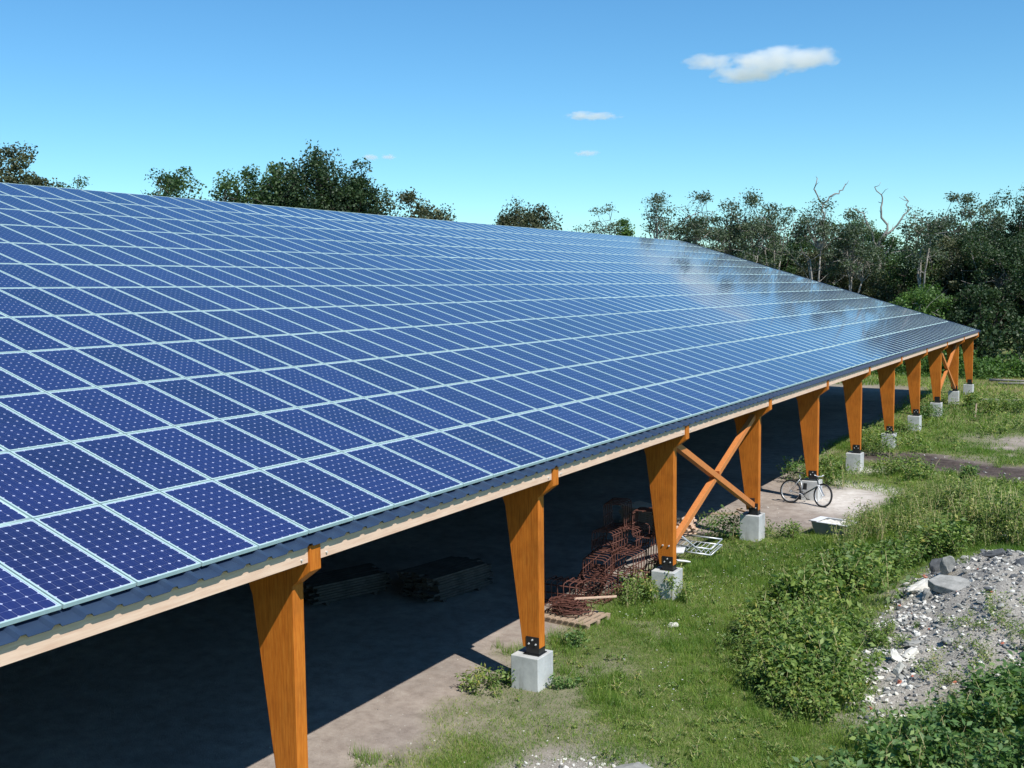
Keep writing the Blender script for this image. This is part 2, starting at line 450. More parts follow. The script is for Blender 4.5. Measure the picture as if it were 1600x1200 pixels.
def build_ground():
    def axis(lo, hi, dlo, dhi, d, big, k=1.22):
        a = list(np.arange(dlo, dhi + 1e-6, d))
        s_, v = d, dhi
        while v < hi: s_ *= k; v += s_; a.append(v)
        s_, v = d, dlo
        while v > lo: s_ *= k; v -= s_; a.insert(0, v)
        return np.array(a)
    xs = axis(-3000, 3000, -5, 10, 0.11, 1)
    ys = axis(-3000, 3000, 2, 42, 0.14, 1)
    X, Y = np.meshgrid(xs, ys)
    Z = height(X, Y)
    V = np.stack([X, Y, Z], -1).reshape(-1, 3)
    nx, ny = len(xs), len(ys)
    idx = np.arange(nx * ny).reshape(ny, nx)
    F = np.stack([idx[:-1, :-1], idx[:-1, 1:], idx[1:, 1:], idx[1:, :-1]], -1).reshape(-1, 4)
    me = bpy.data.meshes.new('ground')
    me.vertices.add(len(V)); me.vertices.foreach_set('co', V.astype(np.float32).ravel())
    me.loops.add(F.size); me.loops.foreach_set('vertex_index', F.astype(np.int32).ravel())
    me.polygons.add(len(F)); me.polygons.foreach_set('loop_start', np.arange(0, F.size, 4, dtype=np.int32))
    me.polygons.foreach_set('use_smooth', np.ones(len(F), bool))
    me.update(calc_edges=True)
    x, y = V[:, 0], V[:, 1]
    A = {'grassy': grass_mask(x, y), 'sandy': inpoly(x + 0.4 * (fbm(x, y, 1.5, 3, 71) - .5), y, SAND, 0.7) ,
         'rutty': np.maximum(inpoly(x, y + 0.5 * (fbm(x, y, 1, 3, 81) - .5), RUT, 0.6), 0.55 * inpoly(x, y, BARE2, 1.0)),
         'rubble': np.maximum(np.maximum(inpoly(x, y, RUBBLE, 0.7), inpoly(x, y, ROCKP, 0.5)), inpoly(x, y, STONES_FAR, .8)),
         'dry': inpoly(x, y, DRYG, 5)}
    # chalky strips by the sand apron
    A['sandy'] = np.maximum(A['sandy'], inpoly(x, y + 0.5 * (fbm(x, y, 1, 2, 91) - .5), [(-0.35, 30.6), (0.9, 30.3), (2.4, 28.8), (2.2, 28.3), (0.8, 29.6), (-0.35, 30.1)], 0.5))
    A['sandy'] = np.maximum(A['sandy'], inpoly(x, y, [(-0.25, 33.3), (0.6, 33.9), (0.5, 32.8), (-0.2, 32.5)], 0.5))
    for k_, v in A.items():
        at = me.attributes.new(k_, 'FLOAT', 'POINT'); at.data.foreach_set('value', v.astype(np.float32))
    m, n, l, b = new_mat('ground'); me.materials.append(m)
    def attr(nm):
        a = n.new('ShaderNodeAttribute'); a.attribute_name = nm; return a.outputs['Fac']
    def mixc(fac, c1, c2):
        mm = n.new('ShaderNodeMixRGB')
        l.new(fac, mm.inputs[0]); l.new(c1, mm.inputs[1]); l.new(c2, mm.inputs[2])
        return mm.outputs[0]
    nf = noise_node(n, l, 3.2, 9, 0.72); nb = noise_node(n, l, 0.5, 5, 0.6); ng = noise_node(n, l, 38, 5, 0.7)
    dirt = ramp(n, l, nf.outputs[0], [(0.28, (0.25, 0.205, 0.178)), (0.5, (0.37, 0.315, 0.275)), (0.72, (0.47, 0.41, 0.36))]).outputs[0]
    big = ramp(n, l, nb.outputs[0], [(0.3, (0.72, 0.72, 0.72)), (0.7, (1.06, 1.05, 1.03))]).outputs[0]
    mu = n.new('ShaderNodeMixRGB'); mu.blend_type = 'MULTIPLY'; mu.inputs[0].default_value = 1; l.new(dirt, mu.inputs[1]); l.new(big, mu.inputs[2]); dirt = mu.outputs[0]
    soil = ramp(n, l, nf.outputs[0], [(0.25, (0.060, 0.095, 0.026)), (0.5, (0.13, 0.155, 0.048)), (0.75, (0.25, 0.225, 0.11))]).outputs[0]
    drys = ramp(n, l, nf.outputs[0], [(0.25, (0.13, 0.12, 0.05)), (0.75, (0.26, 0.20, 0.11))]).outputs[0]
    sand = ramp(n, l, nf.outputs[0], [(0.3, (0.48, 0.42, 0.36)), (0.55, (0.68, 0.63, 0.57)), (0.8, (0.80, 0.77, 0.72))]).outputs[0]
    mud = ramp(n, l, nf.outputs[0], [(0.3, (0.034, 0.027, 0.024)), (0.7, (0.13, 0.102, 0.090))]).outputs[0]
    rub = ramp(n, l, ng.outputs[0], [(0.28, (0.11, 0.10, 0.088)), (0.48, (0.29, 0.27, 0.235)), (0.70, (0.58, 0.545, 0.47))]).outputs[0]
    c = mixc(attr('grassy'), dirt, soil)
    c = mixc(attr('dry'), c, drys)
    c = mixc(attr('rutty'), c, mud)
    c = mixc(attr('sandy'), c, sand)
    c = mixc(attr('rubble'), c, rub)
    l.new(c, b.inputs['Base Color']); b.inputs['Roughness'].default_value = 0.95; b.inputs['Specular IOR Level'].default_value = 0.15
    sm = n.new('ShaderNodeMath'); sm.operation = 'ADD'; l.new(nf.outputs[0], sm.inputs[0]); l.new(ng.outputs[0], sm.inputs[1])
    bump(n, l, b, sm.outputs[0], 0.5, 0.04)
    o = link(bpy.data.objects.new('ground', me)); tag(o, 'grassy and sandy earth with a rubble heap beside the shed', kind='structure')


build_ground()
def zt(x, y): return float(height(np.array([x], float), np.array([y], float))[0])


# ------------------------------------------------------------------ the shed
AL = 0.3022
CA, SA = math.cos(AL), math.sin(AL)
PU, PV = 0.828, 1.60
ZE = 3.88
def roofpt(s_, y, nn=0.0): return (-s_ * CA + nn * SA, y, ZE + s_ * SA + nn * CA)
COLY = [3.38 + 5.936 * k for k in range(-2, 11)]          # outer far edges of the columns
COLY = [y for y in COLY if y > -9]
Y_START, Y_END = COLY[0] - 0.30, 62.86

shed = empty('solar_shed', (0, 0, 0))
tag(shed, 'long open timber shed with a blue solar panel roof and orange tapered columns', 'shed')

# --- panels
def panel_meshes():
    W, H, fr, th = 0.806, 1.578, 0.020, 0.042
    L = MB()
    w, h = W / 2 - fr, H / 2 - fr
    L.add([(-w, -h, -0.006), (w, -h, -0.006), (w, h, -0.006), (-w, h, -0.006)], [(0, 1, 2, 3)], 1)
    cs, gap = 0.1225, 0.0030
    pu = 2 * (w - 0.008) / 6; pv = 2 * (h - 0.010) / 12
    cu, cv, ch = (pu - gap) / 2, (pv - gap) / 2, 0.0142
    for i in range(6):
        for j in range(12):
            x, y = -3 * pu + pu * (i + .5), -6 * pv + pv * (j + .5)
            L.add([(x - cu + ch, y - cv, -0.004), (x + cu - ch, y - cv, -0.004), (x + cu, y - cv + ch, -0.004), (x + cu, y + cv - ch, -0.004),
                   (x + cu - ch, y + cv, -0.004), (x - cu + ch, y + cv, -0.004), (x - cu, y + cv - ch, -0.004), (x - cu, y - cv + ch, -0.004)], [tuple(range(8))], 0)
    F = MB()
    F.box((-W / 2, -H / 2, -th), (W / 2, -H / 2 + fr, 0)); F.box((-W / 2, H / 2 - fr, -th), (W / 2, H / 2, 0))
    F.box((-W / 2, -H / 2 + fr, -th), (-W / 2 + fr, H / 2 - fr, 0)); F.box((W / 2 - fr, -H / 2 + fr, -th), (W / 2, H / 2 - fr, 0))
    return L, F


PL, PF = panel_meshes()
me_lam = PL.mesh('solar_panel', [M['cell'], M['sheet']])
me_frm = PF.mesh('panel_frame', M['alu'])
# make sure the laminate faces up
if me_lam.polygons[1].normal.z < 0: me_lam.flip_normals()
BAS = Matrix(((0, -CA, SA), (1, 0, 0), (0, SA, CA)))
camp = Vector(cam.matrix_world.translation)
Minv = cam.matrix_world.inverted()
def area_px(i, r):
    c = Vector(roofpt((r + .5) * PV, (i + .5) * PU))
    q = Minv @ c
    if q.z > -0.5: return 0
    px, py = 1687 * q.x / -q.z, 1687 * q.y / -q.z
    if abs(px) > 860 or abs(py) > 660: return 0.0
    nrm = Vector((SA, 0, CA)); d = (camp - c)
    return abs(nrm.dot(d.normalized())) / d.length_squared
N0, N1 = int(math.floor(Y_START / PU)) + 1, 75
cells = [(area_px(i, r), i, r) for i in range(N0, N1) for r in range(12)]
cells.sort(reverse=True)
near = set((i, r) for _, i, r in cells[:300])
prng = random.Random(5)
def panel_mat(i, r):
    c = roofpt((r + .5) * PV - 0.0, (i + .5) * PU)
    T = Matrix.Translation(c) @ BAS.to_4x4() @ Euler((prng.gauss(0, .0007), prng.gauss(0, .0007), 0)).to_matrix().to_4x4()
    return T
far_V, far_mi = [], []
LV = np.array(PL.v); FV = np.array(PF.v)
farmb_v, farmb_f, farmb_m = [], [], []
for _, i, r in cells:
    T = panel_mat(i, r)
    if (i, r) in near:
        p = bpy.data.objects.new('solar_panel', me_lam); p.matrix_world = T; link(p, shed)
        f = bpy.data.objects.new('panel_frame', me_frm); link(f, p)
    else:
        A = np.array(T)
        for MBx, VV, off in ((PL, LV, 0), (PF, FV, 2)):
            b0 = sum(len(a) for a in farmb_v)
            farmb_v.append(VV @ A[:3, :3].T + A[:3, 3])
            farmb_f += [tuple(k_ + b0 for k_ in f) for f in MBx.f] if False else []
            farmb_m.append((MBx, b0, off))
V = np.concatenate(farmb_v)
loops, starts, mis = [], [], []
pos = 0
def flat(MBx):
    return np.concatenate([np.array(f) for f in MBx.f]), np.array([len(f) for f in MBx.f]), np.array(MBx.m)
FL = {id(PL): flat(PL), id(PF): flat(PF)}
LL, SS, MM = [], [], []
for MBx, b0, off in farmb_m:
    a, n_, mi_ = FL[id(MBx)]
    LL.append(a + b0); SS.append(n_); MM.append(mi_ + off)
LL = np.concatenate(LL).astype(np.int32); SS = np.concatenate(SS); MM = np.concatenate(MM).astype(np.int32)
me = bpy.data.meshes.new('solar_panels')
me.vertices.add(len(V)); me.vertices.foreach_set('co', V.astype(np.float32).ravel())
me.loops.add(len(LL)); me.loops.foreach_set('vertex_index', LL)
me.polygons.add(len(SS)); me.polygons.foreach_set('loop_start', np.concatenate([[0], np.cumsum(SS)[:-1]]).astype(np.int32))
for mm in (M['cell'], M['sheet'], M['alu']): me.materials.append(mm)
me.polygons.foreach_set('material_index', MM)
me.update(calc_edges=True)
o = link(bpy.data.objects.new('solar_panels', me), shed); o['kind'] = 'stuff'

# --- ribbed sheet under the panels
def roof_sheet(name, s0, s1, nn=-0.086, rib=0.036, back=False):
    mb = MB()
    prof = []
    y = Y_START
    k = 0.3333
    while y < Y_END + 0.05:
        prof += [(y, 0), (y + 0.225, 0), (y + 0.252, rib), (y + 0.306, rib)]
        y += k
    prof = [p for p in prof if p[0] < Y_END + 0.06] 
    vs = []
    for (yy, hh) in prof:
        vs.append(roofpt(s0, yy, nn + hh)); vs.append(roofpt(s1, yy, nn + hh))
    m_ = len(vs)
    for (yy, hh) in prof:
        vs.append(roofpt(s0, yy, nn + hh - 0.004)); vs.append(roofpt(s1, yy, nn + hh - 0.004))
    q = len(prof)
    fs = []
    for i in range(q - 1):
        a = 2 * i
        fs.append((a, a + 2, a + 3, a + 1)); fs.append((m_ + a, m_ + a + 1, m_ + a + 3, m_ + a + 2)); fs.append((a, m_ + a, m_ + a + 2, a + 2))
    mb.add(vs, fs)
    return mb
roof_sheet('s', -0.168, 12 * PV + 0.1).build('roof_sheet', M['steel_blue'], shed)
XR = -(12 * PV + 0.1) * CA; ZR = ZE + (12 * PV + 0.1) * SA - 0.085
b_ = MB()
b_.add([(XR - .01, Y_START, ZR), (XR - .01, Y_END, ZR), (XR - 8, Y_END, ZR - 2.5), (XR - 8, Y_START, ZR - 2.5),
        (XR - .01, Y_START, ZR - .06), (XR - .01, Y_END, ZR - .06), (XR - 8, Y_END, ZR - 2.56), (XR - 8, Y_START, ZR - 2.56)],
       [(0, 1, 2, 3), (7, 6, 5, 4), (0, 3, 7, 4), (1, 5, 6, 2), (0, 4, 5, 1), (3, 2, 6, 7)])
b_.build('back_roof', M['steel_blue'], shed)
for i in range(20):   # unseen back wall added to darken the interior, built in strips
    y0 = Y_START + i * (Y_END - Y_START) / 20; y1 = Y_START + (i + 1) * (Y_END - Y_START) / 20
    MB().box((XR - 7.9, y0 + .01, -0.2), (XR - 7.8 - .03 * (i % 2), y1 - .01, ZR - 2.58)).build('light_blocker', M['blocker'], shed)
MB().prism([(-1.3, -.2), (-1.3, 3.9), (XR, ZR - .3), (XR - 7.8, ZR - 2.7), (XR - 7.8, -.2)], 'Y', Y_START + .02, Y_START + .05).build('light_blocker', M['blocker'], shed)  # unseen near gable, closed off to block light entering the shed
# verge trim at the far end, ridge cap
MB().prism([(roofpt(-0.2, 0, -.02)[0], roofpt(-0.2, 0, -.02)[2]), (roofpt(12 * PV, 0, -.02)[0], roofpt(12 * PV, 0, -.02)[2]),
            (roofpt(12 * PV, 0, -.19)[0], roofpt(12 * PV, 0, -.19)[2]), (roofpt(-0.2, 0, -.19)[0], roofpt(-0.2, 0, -.19)[2])], 'Y', Y_END + 0.062, Y_END + 0.085).build('verge_trim', M['steel_blue'], shed)

# --- purlins
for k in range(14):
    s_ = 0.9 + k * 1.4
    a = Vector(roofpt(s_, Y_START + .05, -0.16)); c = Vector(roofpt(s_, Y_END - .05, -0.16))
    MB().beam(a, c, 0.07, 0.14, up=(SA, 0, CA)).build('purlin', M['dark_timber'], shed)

# --- columns, rafters, tails
DZ = {1: -0.045, 2: -0.02, 3: 0.06, 4: 0, 5: 0.02, 6: -0.01, 7: 0.06, 8: 0.07, 9: 0.12, 10: -0.01}
i0 = [i for i, y in enumerate(COLY) if abs(y - 3.38) < .01][0]
def fade_pl(name, poly, a, b, mat): return MB().prism(poly, 'Y', a, b).build(name, mat, shed, bevel=0.006)
def bolt(x, y, z, par, r=0.016, axis='Y', s=-1):
    m_ = MB()
    if axis == 'Y': m_.tube([(x, y, z), (x, y + s * 0.022, z)], [r, r * .85], 8)
    else: m_.tube([(x, y, z), (x + 0.022, y, z)], [r, r * .85], 8)
    return m_.build('bolt', M['zinc'], par)
for i, y1 in enumerate(COLY):
    k = i - i0
    y0 = y1 - 0.19
    zb = 0.735 + DZ.get(k, 0)
    zp = zb - 0.115
    c = fade_pl('column', [(-0.185, zb), (-0.185, 3.234), (0.095, 3.440), (0.095, 3.742), (0.042, 3.755), (-1.00, 4.078), (-1.00, 3.52), (-0.815, 3.05), (-0.50, zb)], y0, y1, M['orange'])
    # steel shoe
    sh = MB()
    sh.box((-0.43, y0 - 0.012, zp + 0.012), (-0.188, y0 - 0.002, zb + 0.19)).box((-0.43, y1 + 0.002, zp + 0.012), (-0.188, y1 + 0.012, zb + 0.19))
    sh.box((-0.43, y0 - 0.002, zp + 0.012), (-0.188, y1 + 0.002, zb - 0.004)); sh.box((-0.47, y0 - 0.05, zp + 0.001), (-0.17, y1 + 0.05, zp + 0.012))
    shoe = sh.build('steel_shoe', M['shoe'], c)
    if k < 8:
        for (bx, bz) in ((-0.375, zb + .07), (-0.245, zb + .07), (-0.31, zb + .14)): bolt(bx, y0 - 0.012, bz, c)
    if k == 2:
        for bx in (-0.42, -0.28): bolt(bx, y0, zb + 0.42, c, 0.02)
    # concrete pier
    w = 0.26; cx, cy = -0.37, (y0 + y1) / 2
    pj = random.Random(k + 50)
    pm = MB().box((-w, -w, -0.35), (w, w, zp))
    p = pm.build('concrete_pier', M['concrete'], shed, bevel=0.012, loc=(cx + pj.uniform(-.015, .015), cy + pj.uniform(-.015, .015), 0))
    p.rotation_euler = (0, 0, pj.uniform(-.03, .03))
    # rafter with its ridge end
    ry0, ry1 = y0 + .01, y1 - .01
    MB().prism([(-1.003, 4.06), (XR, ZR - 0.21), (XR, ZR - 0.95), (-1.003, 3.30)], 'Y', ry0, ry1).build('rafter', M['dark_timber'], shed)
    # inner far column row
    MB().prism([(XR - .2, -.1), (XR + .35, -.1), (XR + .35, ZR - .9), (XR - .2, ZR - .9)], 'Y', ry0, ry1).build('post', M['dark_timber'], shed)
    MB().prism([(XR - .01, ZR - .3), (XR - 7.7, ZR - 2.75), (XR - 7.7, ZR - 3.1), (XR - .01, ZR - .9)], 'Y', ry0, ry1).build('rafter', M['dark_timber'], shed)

# --- fascia boards, one between each pair of column tails
ends = [Y_START] + [y for y in COLY]
for i in range(len(COLY)):
    a = COLY[i] + 0.003
    c = (COLY[i + 1] - 0.193) if i + 1 < len(COLY) else Y_END
    if c - a < .3: 
        pass
    fb = MB().box((0.033, a, 3.545), (0.068, c, 3.752)).build('fascia_board', M['pine'], shed, bevel=0.003)
    if i + 1 < len(COLY):
        for yy in (a + 0.12, c - 0.12): bolt(0.068, yy, 3.60, fb, 0.012, 'X')
        # lighter scab boards joining lengths
MB().box((0.033, Y_START, 3.545), (0.068, COLY[0] - .193, 3.752)).build('fascia_board', M['pine'], shed, bevel=0.003)

# --- crossed braces in two bays
def braces(k):
    ya, yb = COLY[i0 + k], COLY[i0 + k + 1]
    A0, A1 = Vector((-0.30, ya + 0.02, 3.33)), Vector((-0.34, yb - 0.20, 0.93))
    B0, B1 = Vector((-0.34, ya + 0.02, 1.05)), Vector((-0.34, yb - 0.20, 3.25))
    MB().beam(A0, A1, 0.14, 0.14, up=(1, 0, 0)).build('brace', M['brace'], shed, bevel=0.004)
    t = 0.5
    mid = B0.lerp(B1, 0.5); d = (B1 - B0).normalized() * 0.125
    MB().beam(B0, mid - d, 0.13, 0.13, up=(1, 0, 0)).build('brace', M['brace'], shed, bevel=0.004)
    MB().beam(mid + d, B1, 0.13, 0.13, up=(1, 0, 0)).build('brace', M['brace'], shed, bevel=0.004)
    g = MB().cbox((-0.34, yb - 0.235, 1.00), (0.13, 0.08, 0.24)).build('brace_plate', M['shoe'], shed)
    for zz in (0.95, 1.05): bolt(-0.34, yb - 0.28, zz, g, 0.018)
braces(2)
braces(8)


# ------------------------------------------------------------------ plants
def quads_from(c, d, w, up, L, W):
    """leaf quads: base c, direction d, width dir w; kite shape, returns (n*4,3)"""
    p0 = c; p1 = c + d * (L * .45)[:, None] + w * (W * .5)[:, None]
    p2 = c + d * L[:, None] - up * (L * .12)[:, None]; p3 = c + d * (L * .45)[:, None] - w * (W * .5)[:, None]
    return np.stack([p0, p1, p2, p3], 1).reshape(-1, 3)


def rand_dirs(n, g, zb=0.0, zs=1.0):
    v = g.normal(size=(n, 3)); v[:, 2] = v[:, 2] * zs + zb
    return v / np.linalg.norm(v, axis=1)[:, None]


def weed_arrays(g, h=0.9, spread=0.35, nst=5, nl=26, leaf=0.11, dry=0.1):
    """one bushy weed: leaf quads, tints, stem polylines"""
    Cs, Ds, Ls, T, stems = [], [], [], [], []
    for s_ in range(nst):
        a = g.uniform(0, 6.28); rr = spread * g.uniform(.3, 1)
        hh = h * g.uniform(.65, 1.05)
        tip = np.array([math.cos(a) * rr, math.sin(a) * rr, hh]); ctrl = np.array([math.cos(a) * rr * .25, math.sin(a) * rr * .25, hh * .6])
        t = np.linspace(0, 1, 5)[:, None]
        poly = (2 * t * (1 - t)) * ctrl + t * t * tip
        stems.append(poly)
        tt = g.uniform(.15, 1.0, nl) ** 0.8
        base = (2 * tt * (1 - tt))[:, None] * ctrl + (tt * tt)[:, None] * tip
        off = rand_dirs(nl, g, 0.1, .5) * (g.uniform(.02, .22, nl) * (1.15 - tt * .5))[:, None] * (h / .9)
        d = off / np.linalg.norm(off, axis=1)[:, None]; d[:, 2] -= g.uniform(0, .5, nl)
        d /= np.linalg.norm(d, axis=1)[:, None]
        Cs.append(base + off); Ds.append(d); Ls.append(leaf * g.uniform(.55, 1.2, nl))
        T.append(np.clip(g.beta(2, 2.2, nl) * .85 + .15 * tt + (g.random(nl) < dry) * g.uniform(.3, .6, nl), 0, 1))
    C, D, L, T = map(np.concatenate, (Cs, Ds, Ls, T))
    w = np.cross(D, rand_dirs(len(C), g, 1.2, .5)); w /= np.linalg.norm(w, axis=1)[:, None]
    up = np.cross(w, D)
    up *= np.sign(up[:, 2:3] + 1e-6)
    return quads_from(C, D, w, up, L, L * .48), T, stems


def plants_object(name, spots, mats, g, stem_r=0.005, **kw):
    """spots: list of (x,y,z,scale); a few plant shapes repeated with turn and scale, one mesh"""
    protos = [weed_arrays(g, **kw) for _ in range(7)]
    VV, TT = [], []
    st = MB()
    for (x, y, z, s_) in spots:
        V, T, stems = protos[g.integers(len(protos))]
        a = g.uniform(0, 6.28); ca, sa = math.cos(a), math.sin(a)
        Rm = np.array([[ca, -sa, 0], [sa, ca, 0], [0, 0, 1]]) * s_
        VV.append(V @ Rm.T + (x, y, z)); TT.append(np.clip(T + g.normal(0, .10), 0, 1))
        for p in stems[:3]:
            st.tube([tuple(q) for q in (p @ Rm.T + (x, y, z))], [stem_r * s_ * 1.3, stem_r * s_, stem_r * s_, stem_r * s_, stem_r * s_ * .4], 3, caps=False)
    V = np.concatenate(VV); T = np.concatenate(TT)
    nq = len(V) // 4
    sv = np.array([st.v[i] for f in st.f for i in f])
    V2 = np.concatenate([V, sv]); T2 = np.concatenate([T, np.full(len(sv) // 4, .9)])
    mi = np.concatenate([np.zeros(nq), np.ones(len(sv) // 4)])
    me = fast_mesh(name, V2, 4, mats, T2, mi)
    return me


def scatter(poly, n, g, dens=None):
    xs = [p[0] for p in poly]; ys = [p[1] for p in poly]
    out = []
    while len(out) < n:
        x = g.uniform(min(xs), max(xs), 400); y = g.uniform(min(ys), max(ys), 400)
        ok = g.random(400) < inpoly(x, y, poly, .3)
        if dens is not None: ok &= g.random(400) < dens(x, y)
        out += list(zip(x[ok], y[ok]))
    out = np.array(out[:n]); z = height(out[:, 0], out[:, 1])
    return out[:, 0], out[:, 1], z


def grass():
    g = np.random.default_rng(3)
    Vs, Ts = [], []
    def blades(x, y, hh, ww, tint, lean=0.5):
        n = len(x); z = height(x, y) - 0.01
        a = g.uniform(0, 6.28, n); w = np.stack([np.cos(a), np.sin(a), 0 * a], 1) * (ww / 2)[:, None]
        b = np.stack([x, y, z], 1)
        ln = g.normal(0, lean, (n, 2)) * hh[:, None]
        tip = b + np.stack([ln[:, 0], ln[:, 1], hh], 1)
        Vs.append(np.stack([b - w, b + w, tip], 1).reshape(-1, 3)); Ts.append(tint)
    for (x0, x1, y0, y1, n, hm, wm) in ((-2.5, 9, 4.2, 14, 330000, .075, .011), (-3, 10, 14, 26, 190000, .09, .015), (-6, 14, 26, 48, 110000, .12, .026), (-14, 30, 48, 84, 60000, .17, .06)):
        x = g.uniform(x0, x1, n); y = g.uniform(y0, y1, n)
        m = grass_mask(x, y)
        tall = fbm(x, y, 0.7, 3, 101); cl = fbm(x, y, 0.45, 4, 111)
        keep = g.random(n) < np.clip(m * 1.25 - .12, 0, 1) * np.clip(0.45 + 1.2 * tall, .35, 1)
        x, y, m, tall, cl = x[keep], y[keep], m[keep], tall[keep], cl[keep]
        hh = hm * g.uniform(.45, 1.35, len(x)) * (0.45 + 1.3 * tall ** 1.5) * (0.6 + .5 * m)
        dry = inpoly(x, y, DRYG, 5)
        t = np.clip(0.28 + 0.95 * (cl - .5) + g.normal(0, .24, len(x)) + .45 * dry + .30 * (1 - m) + .0 , 0, 1)
        blades(x, y, hh, wm * g.uniform(.6, 1.3, len(x)), t)
    # taller tufts
    nt_ = 1500
    tx = g.uniform(-2.5, 9, nt_ * 3); ty = 4.5 + 40 * g.random(nt_ * 3) ** 1.4
    k = (g.random(nt_ * 3) < grass_mask(tx, ty) * (fbm(tx, ty, .5, 3, 121) > .5)); tx, ty = tx[k][:nt_], ty[k][:nt_]
    n = 34
    x = np.repeat(tx, n) + g.normal(0, .07, len(tx) * n); y = np.repeat(ty, n) + g.normal(0, .07, len(tx) * n)
    hh = np.repeat(g.uniform(.12, .26, len(tx)), n) * g.uniform(.6, 1.2, len(x))
    blades(x, y, hh, np.full(len(x), .010), np.clip(np.repeat(g.uniform(.1, .6, len(tx)), n) + g.normal(0, .1, len(x)), 0, 1), .35)
    V = np.concatenate(Vs); T = np.concatenate(Ts)
    o = link(bpy.data.objects.new('grass', fast_mesh('grass', V, 3, [M['grass']], T)))
    tag(o, 'short green and yellowing grass growing over the open ground', 'grass', kind='stuff')
grass()

g = np.random.default_rng(17)
W1 = [(2.0, 12.2), (1.7, 14.2), (1.9, 16.6), (1.9, 19.0), (2.0, 21.2), (1.9, 24), (1.9, 26.8), (2.3, 29.6), (4.6, 27.5), (5.6, 24.9), (6.2, 21.6), (6.6, 20.0), (5.4, 19.4), (4.3, 19.0), (3.9, 18.0), (4.0, 16.2), (4.3, 14.3), (3.9, 12.4), (4.3, 10.8), (3.9, 10.0), (3.0, 10.7)]
W2 = [(4.7, 6.6), (4.9, 8.4), (5.55, 9.9), (6.2, 10.8), (7.2, 11.6), (8.6, 12.2), (9.5, 10), (9, 6)]
W3 = [(6.9, 11.9), (7.0, 14.2), (7.9, 17), (9.5, 17), (9.5, 12)]

def thicket(poly, n, label, mats, hv, seed, **kw):
    x, y, z = scatter(poly, n, g, lambda a, b: np.clip((fbm(a, b, .9, 3, seed) - .36) * 5, .04, 1))
    edge = inpoly(x, y, poly, 1.3); lump = fbm(x, y, .65, 3, seed + 7)
    sp_ = [(a, b, c - .03, (.40 + .62 * e) * (.10 + 1.45 * hv * lu) * g.uniform(.75, 1.2)) for a, b, c, e, lu in zip(x, y, z, edge, lump)]
    o = link(bpy.data.objects.new('weed_thicket', plants_object('weed_thicket', sp_, mats, g, **kw)))
    tag(o, label, 'weeds', kind='stuff')
W1A = [(2.0, 12.2), (1.7, 14.2), (1.9, 16.6), (1.75, 18.6), (2.2, 20.2), (4.6, 20.2), (5.2, 19.3), (4.4, 18.8), (4.2, 17.8), (4.35, 16.2), (4.8, 14.3), (4.6, 12.4), (4.7, 10.9), (4.2, 9.8), (3.0, 10.6)]
W1B = [(2.0, 19.6), (1.8, 21.6), (2.1, 24), (2.3, 26.6), (2.9, 29.0), (4.4, 27.4), (5.6, 25.0), (6.6, 22.6), (8.5, 21.5), (8.5, 19.8), (5.6, 19.6), (4.6, 19.9)]
thicket(W1A, 520, 'broad clump of tall leafy green weeds between lawn and rubble heap', [M['weed'], M['weed_stem']], 1.15, 301, h=.80, spread=.38, nst=5, nl=26, leaf=.125, dry=.015)
thicket(W1B, 520, 'looser yellow green weeds with pale stalks rising behind the rubble heap', [M['weed_yellow'], M['weed_stem']], 1.15, 311, stem_r=.008, h=1.1, spread=.34, nst=6, nl=24, leaf=.085, dry=.05)

x, y, z = scatter(W2, 230, g)
o = link(bpy.data.objects.new('weed_thicket', plants_object('weed_thicket', [(a, b, c - .03, g.uniform(.45, .95)) for a, b, c in zip(x, y, z)],
    [M['weed_cool'], M['weed_stem']], g, h=.66, spread=.36, nst=5, nl=24, leaf=.13, dry=.01)))
tag(o, 'dark green leafy weeds in the bottom right corner below the rubble', 'weeds', kind='stuff')
x, y, z = scatter(W3, 60, g)
o = link(bpy.data.objects.new('weed_thicket', plants_object('weed_thicket', [(a, b, c - .03, g.uniform(.4, .9)) for a, b, c in zip(x, y, z)],
    [M['weed'], M['weed_stem']], g, h=.6, spread=.34, nst=5, nl=22, leaf=.10, dry=.05)))
tag(o, 'loose weeds on the right flank of the rubble heap', 'weeds', kind='stuff')

W4 = [(5.2, 11.4), (5.4, 13.4), (6.6, 14.6), (7.4, 14.5), (7.2, 11.6), (6.0, 11.2)]
x, y, z = scatter(W4, 80, g)
o = link(bpy.data.objects.new('weed_thicket', plants_object('weed_thicket', [(a, b, c - .03, g.uniform(.25, .6)) for a, b, c in zip(x, y, z)],
    [M['weed'], M['weed_stem']], g, h=.5, spread=.4, nst=5, nl=14, leaf=.09, dry=.05)))
tag(o, 'sparse low weeds sprouting through the stones of the rubble heap', 'weeds', kind='stuff')

LOW = [(-1.2, 4.6), (-1.0, 9), (-1.2, 16), (-.6, 21), (1.8, 22), (2.0, 12), (4.8, 9.6), (5.0, 5)]
x, y, z = scatter(LOW, 520, g, lambda a, b: grass_mask(a, b) * np.clip((fbm(a, b, .8, 3, 401) - .42) * 6, .03, 1))
o = link(bpy.data.objects.new('ground_cover', plants_object('ground_cover', [(a, b, c - .01, g.uniform(.5, 1.3)) for a, b, c in zip(x, y, z)],
    [M['weed'], M['weed_stem']], g, h=.13, spread=.12, nst=4, nl=7, leaf=.05, dry=.04, stem_r=.003)))
tag(o, 'low broad leaved plants dotted through the lawn', 'weeds', kind='stuff')
x, y, z = scatter([(-.8, 26), (12, 26), (14, 60), (-2, 60)], 300, g, lambda a, b: grass_mask(a, b) * np.clip((fbm(a, b, .35, 3, 411) - .45) * 6, .02, 1))
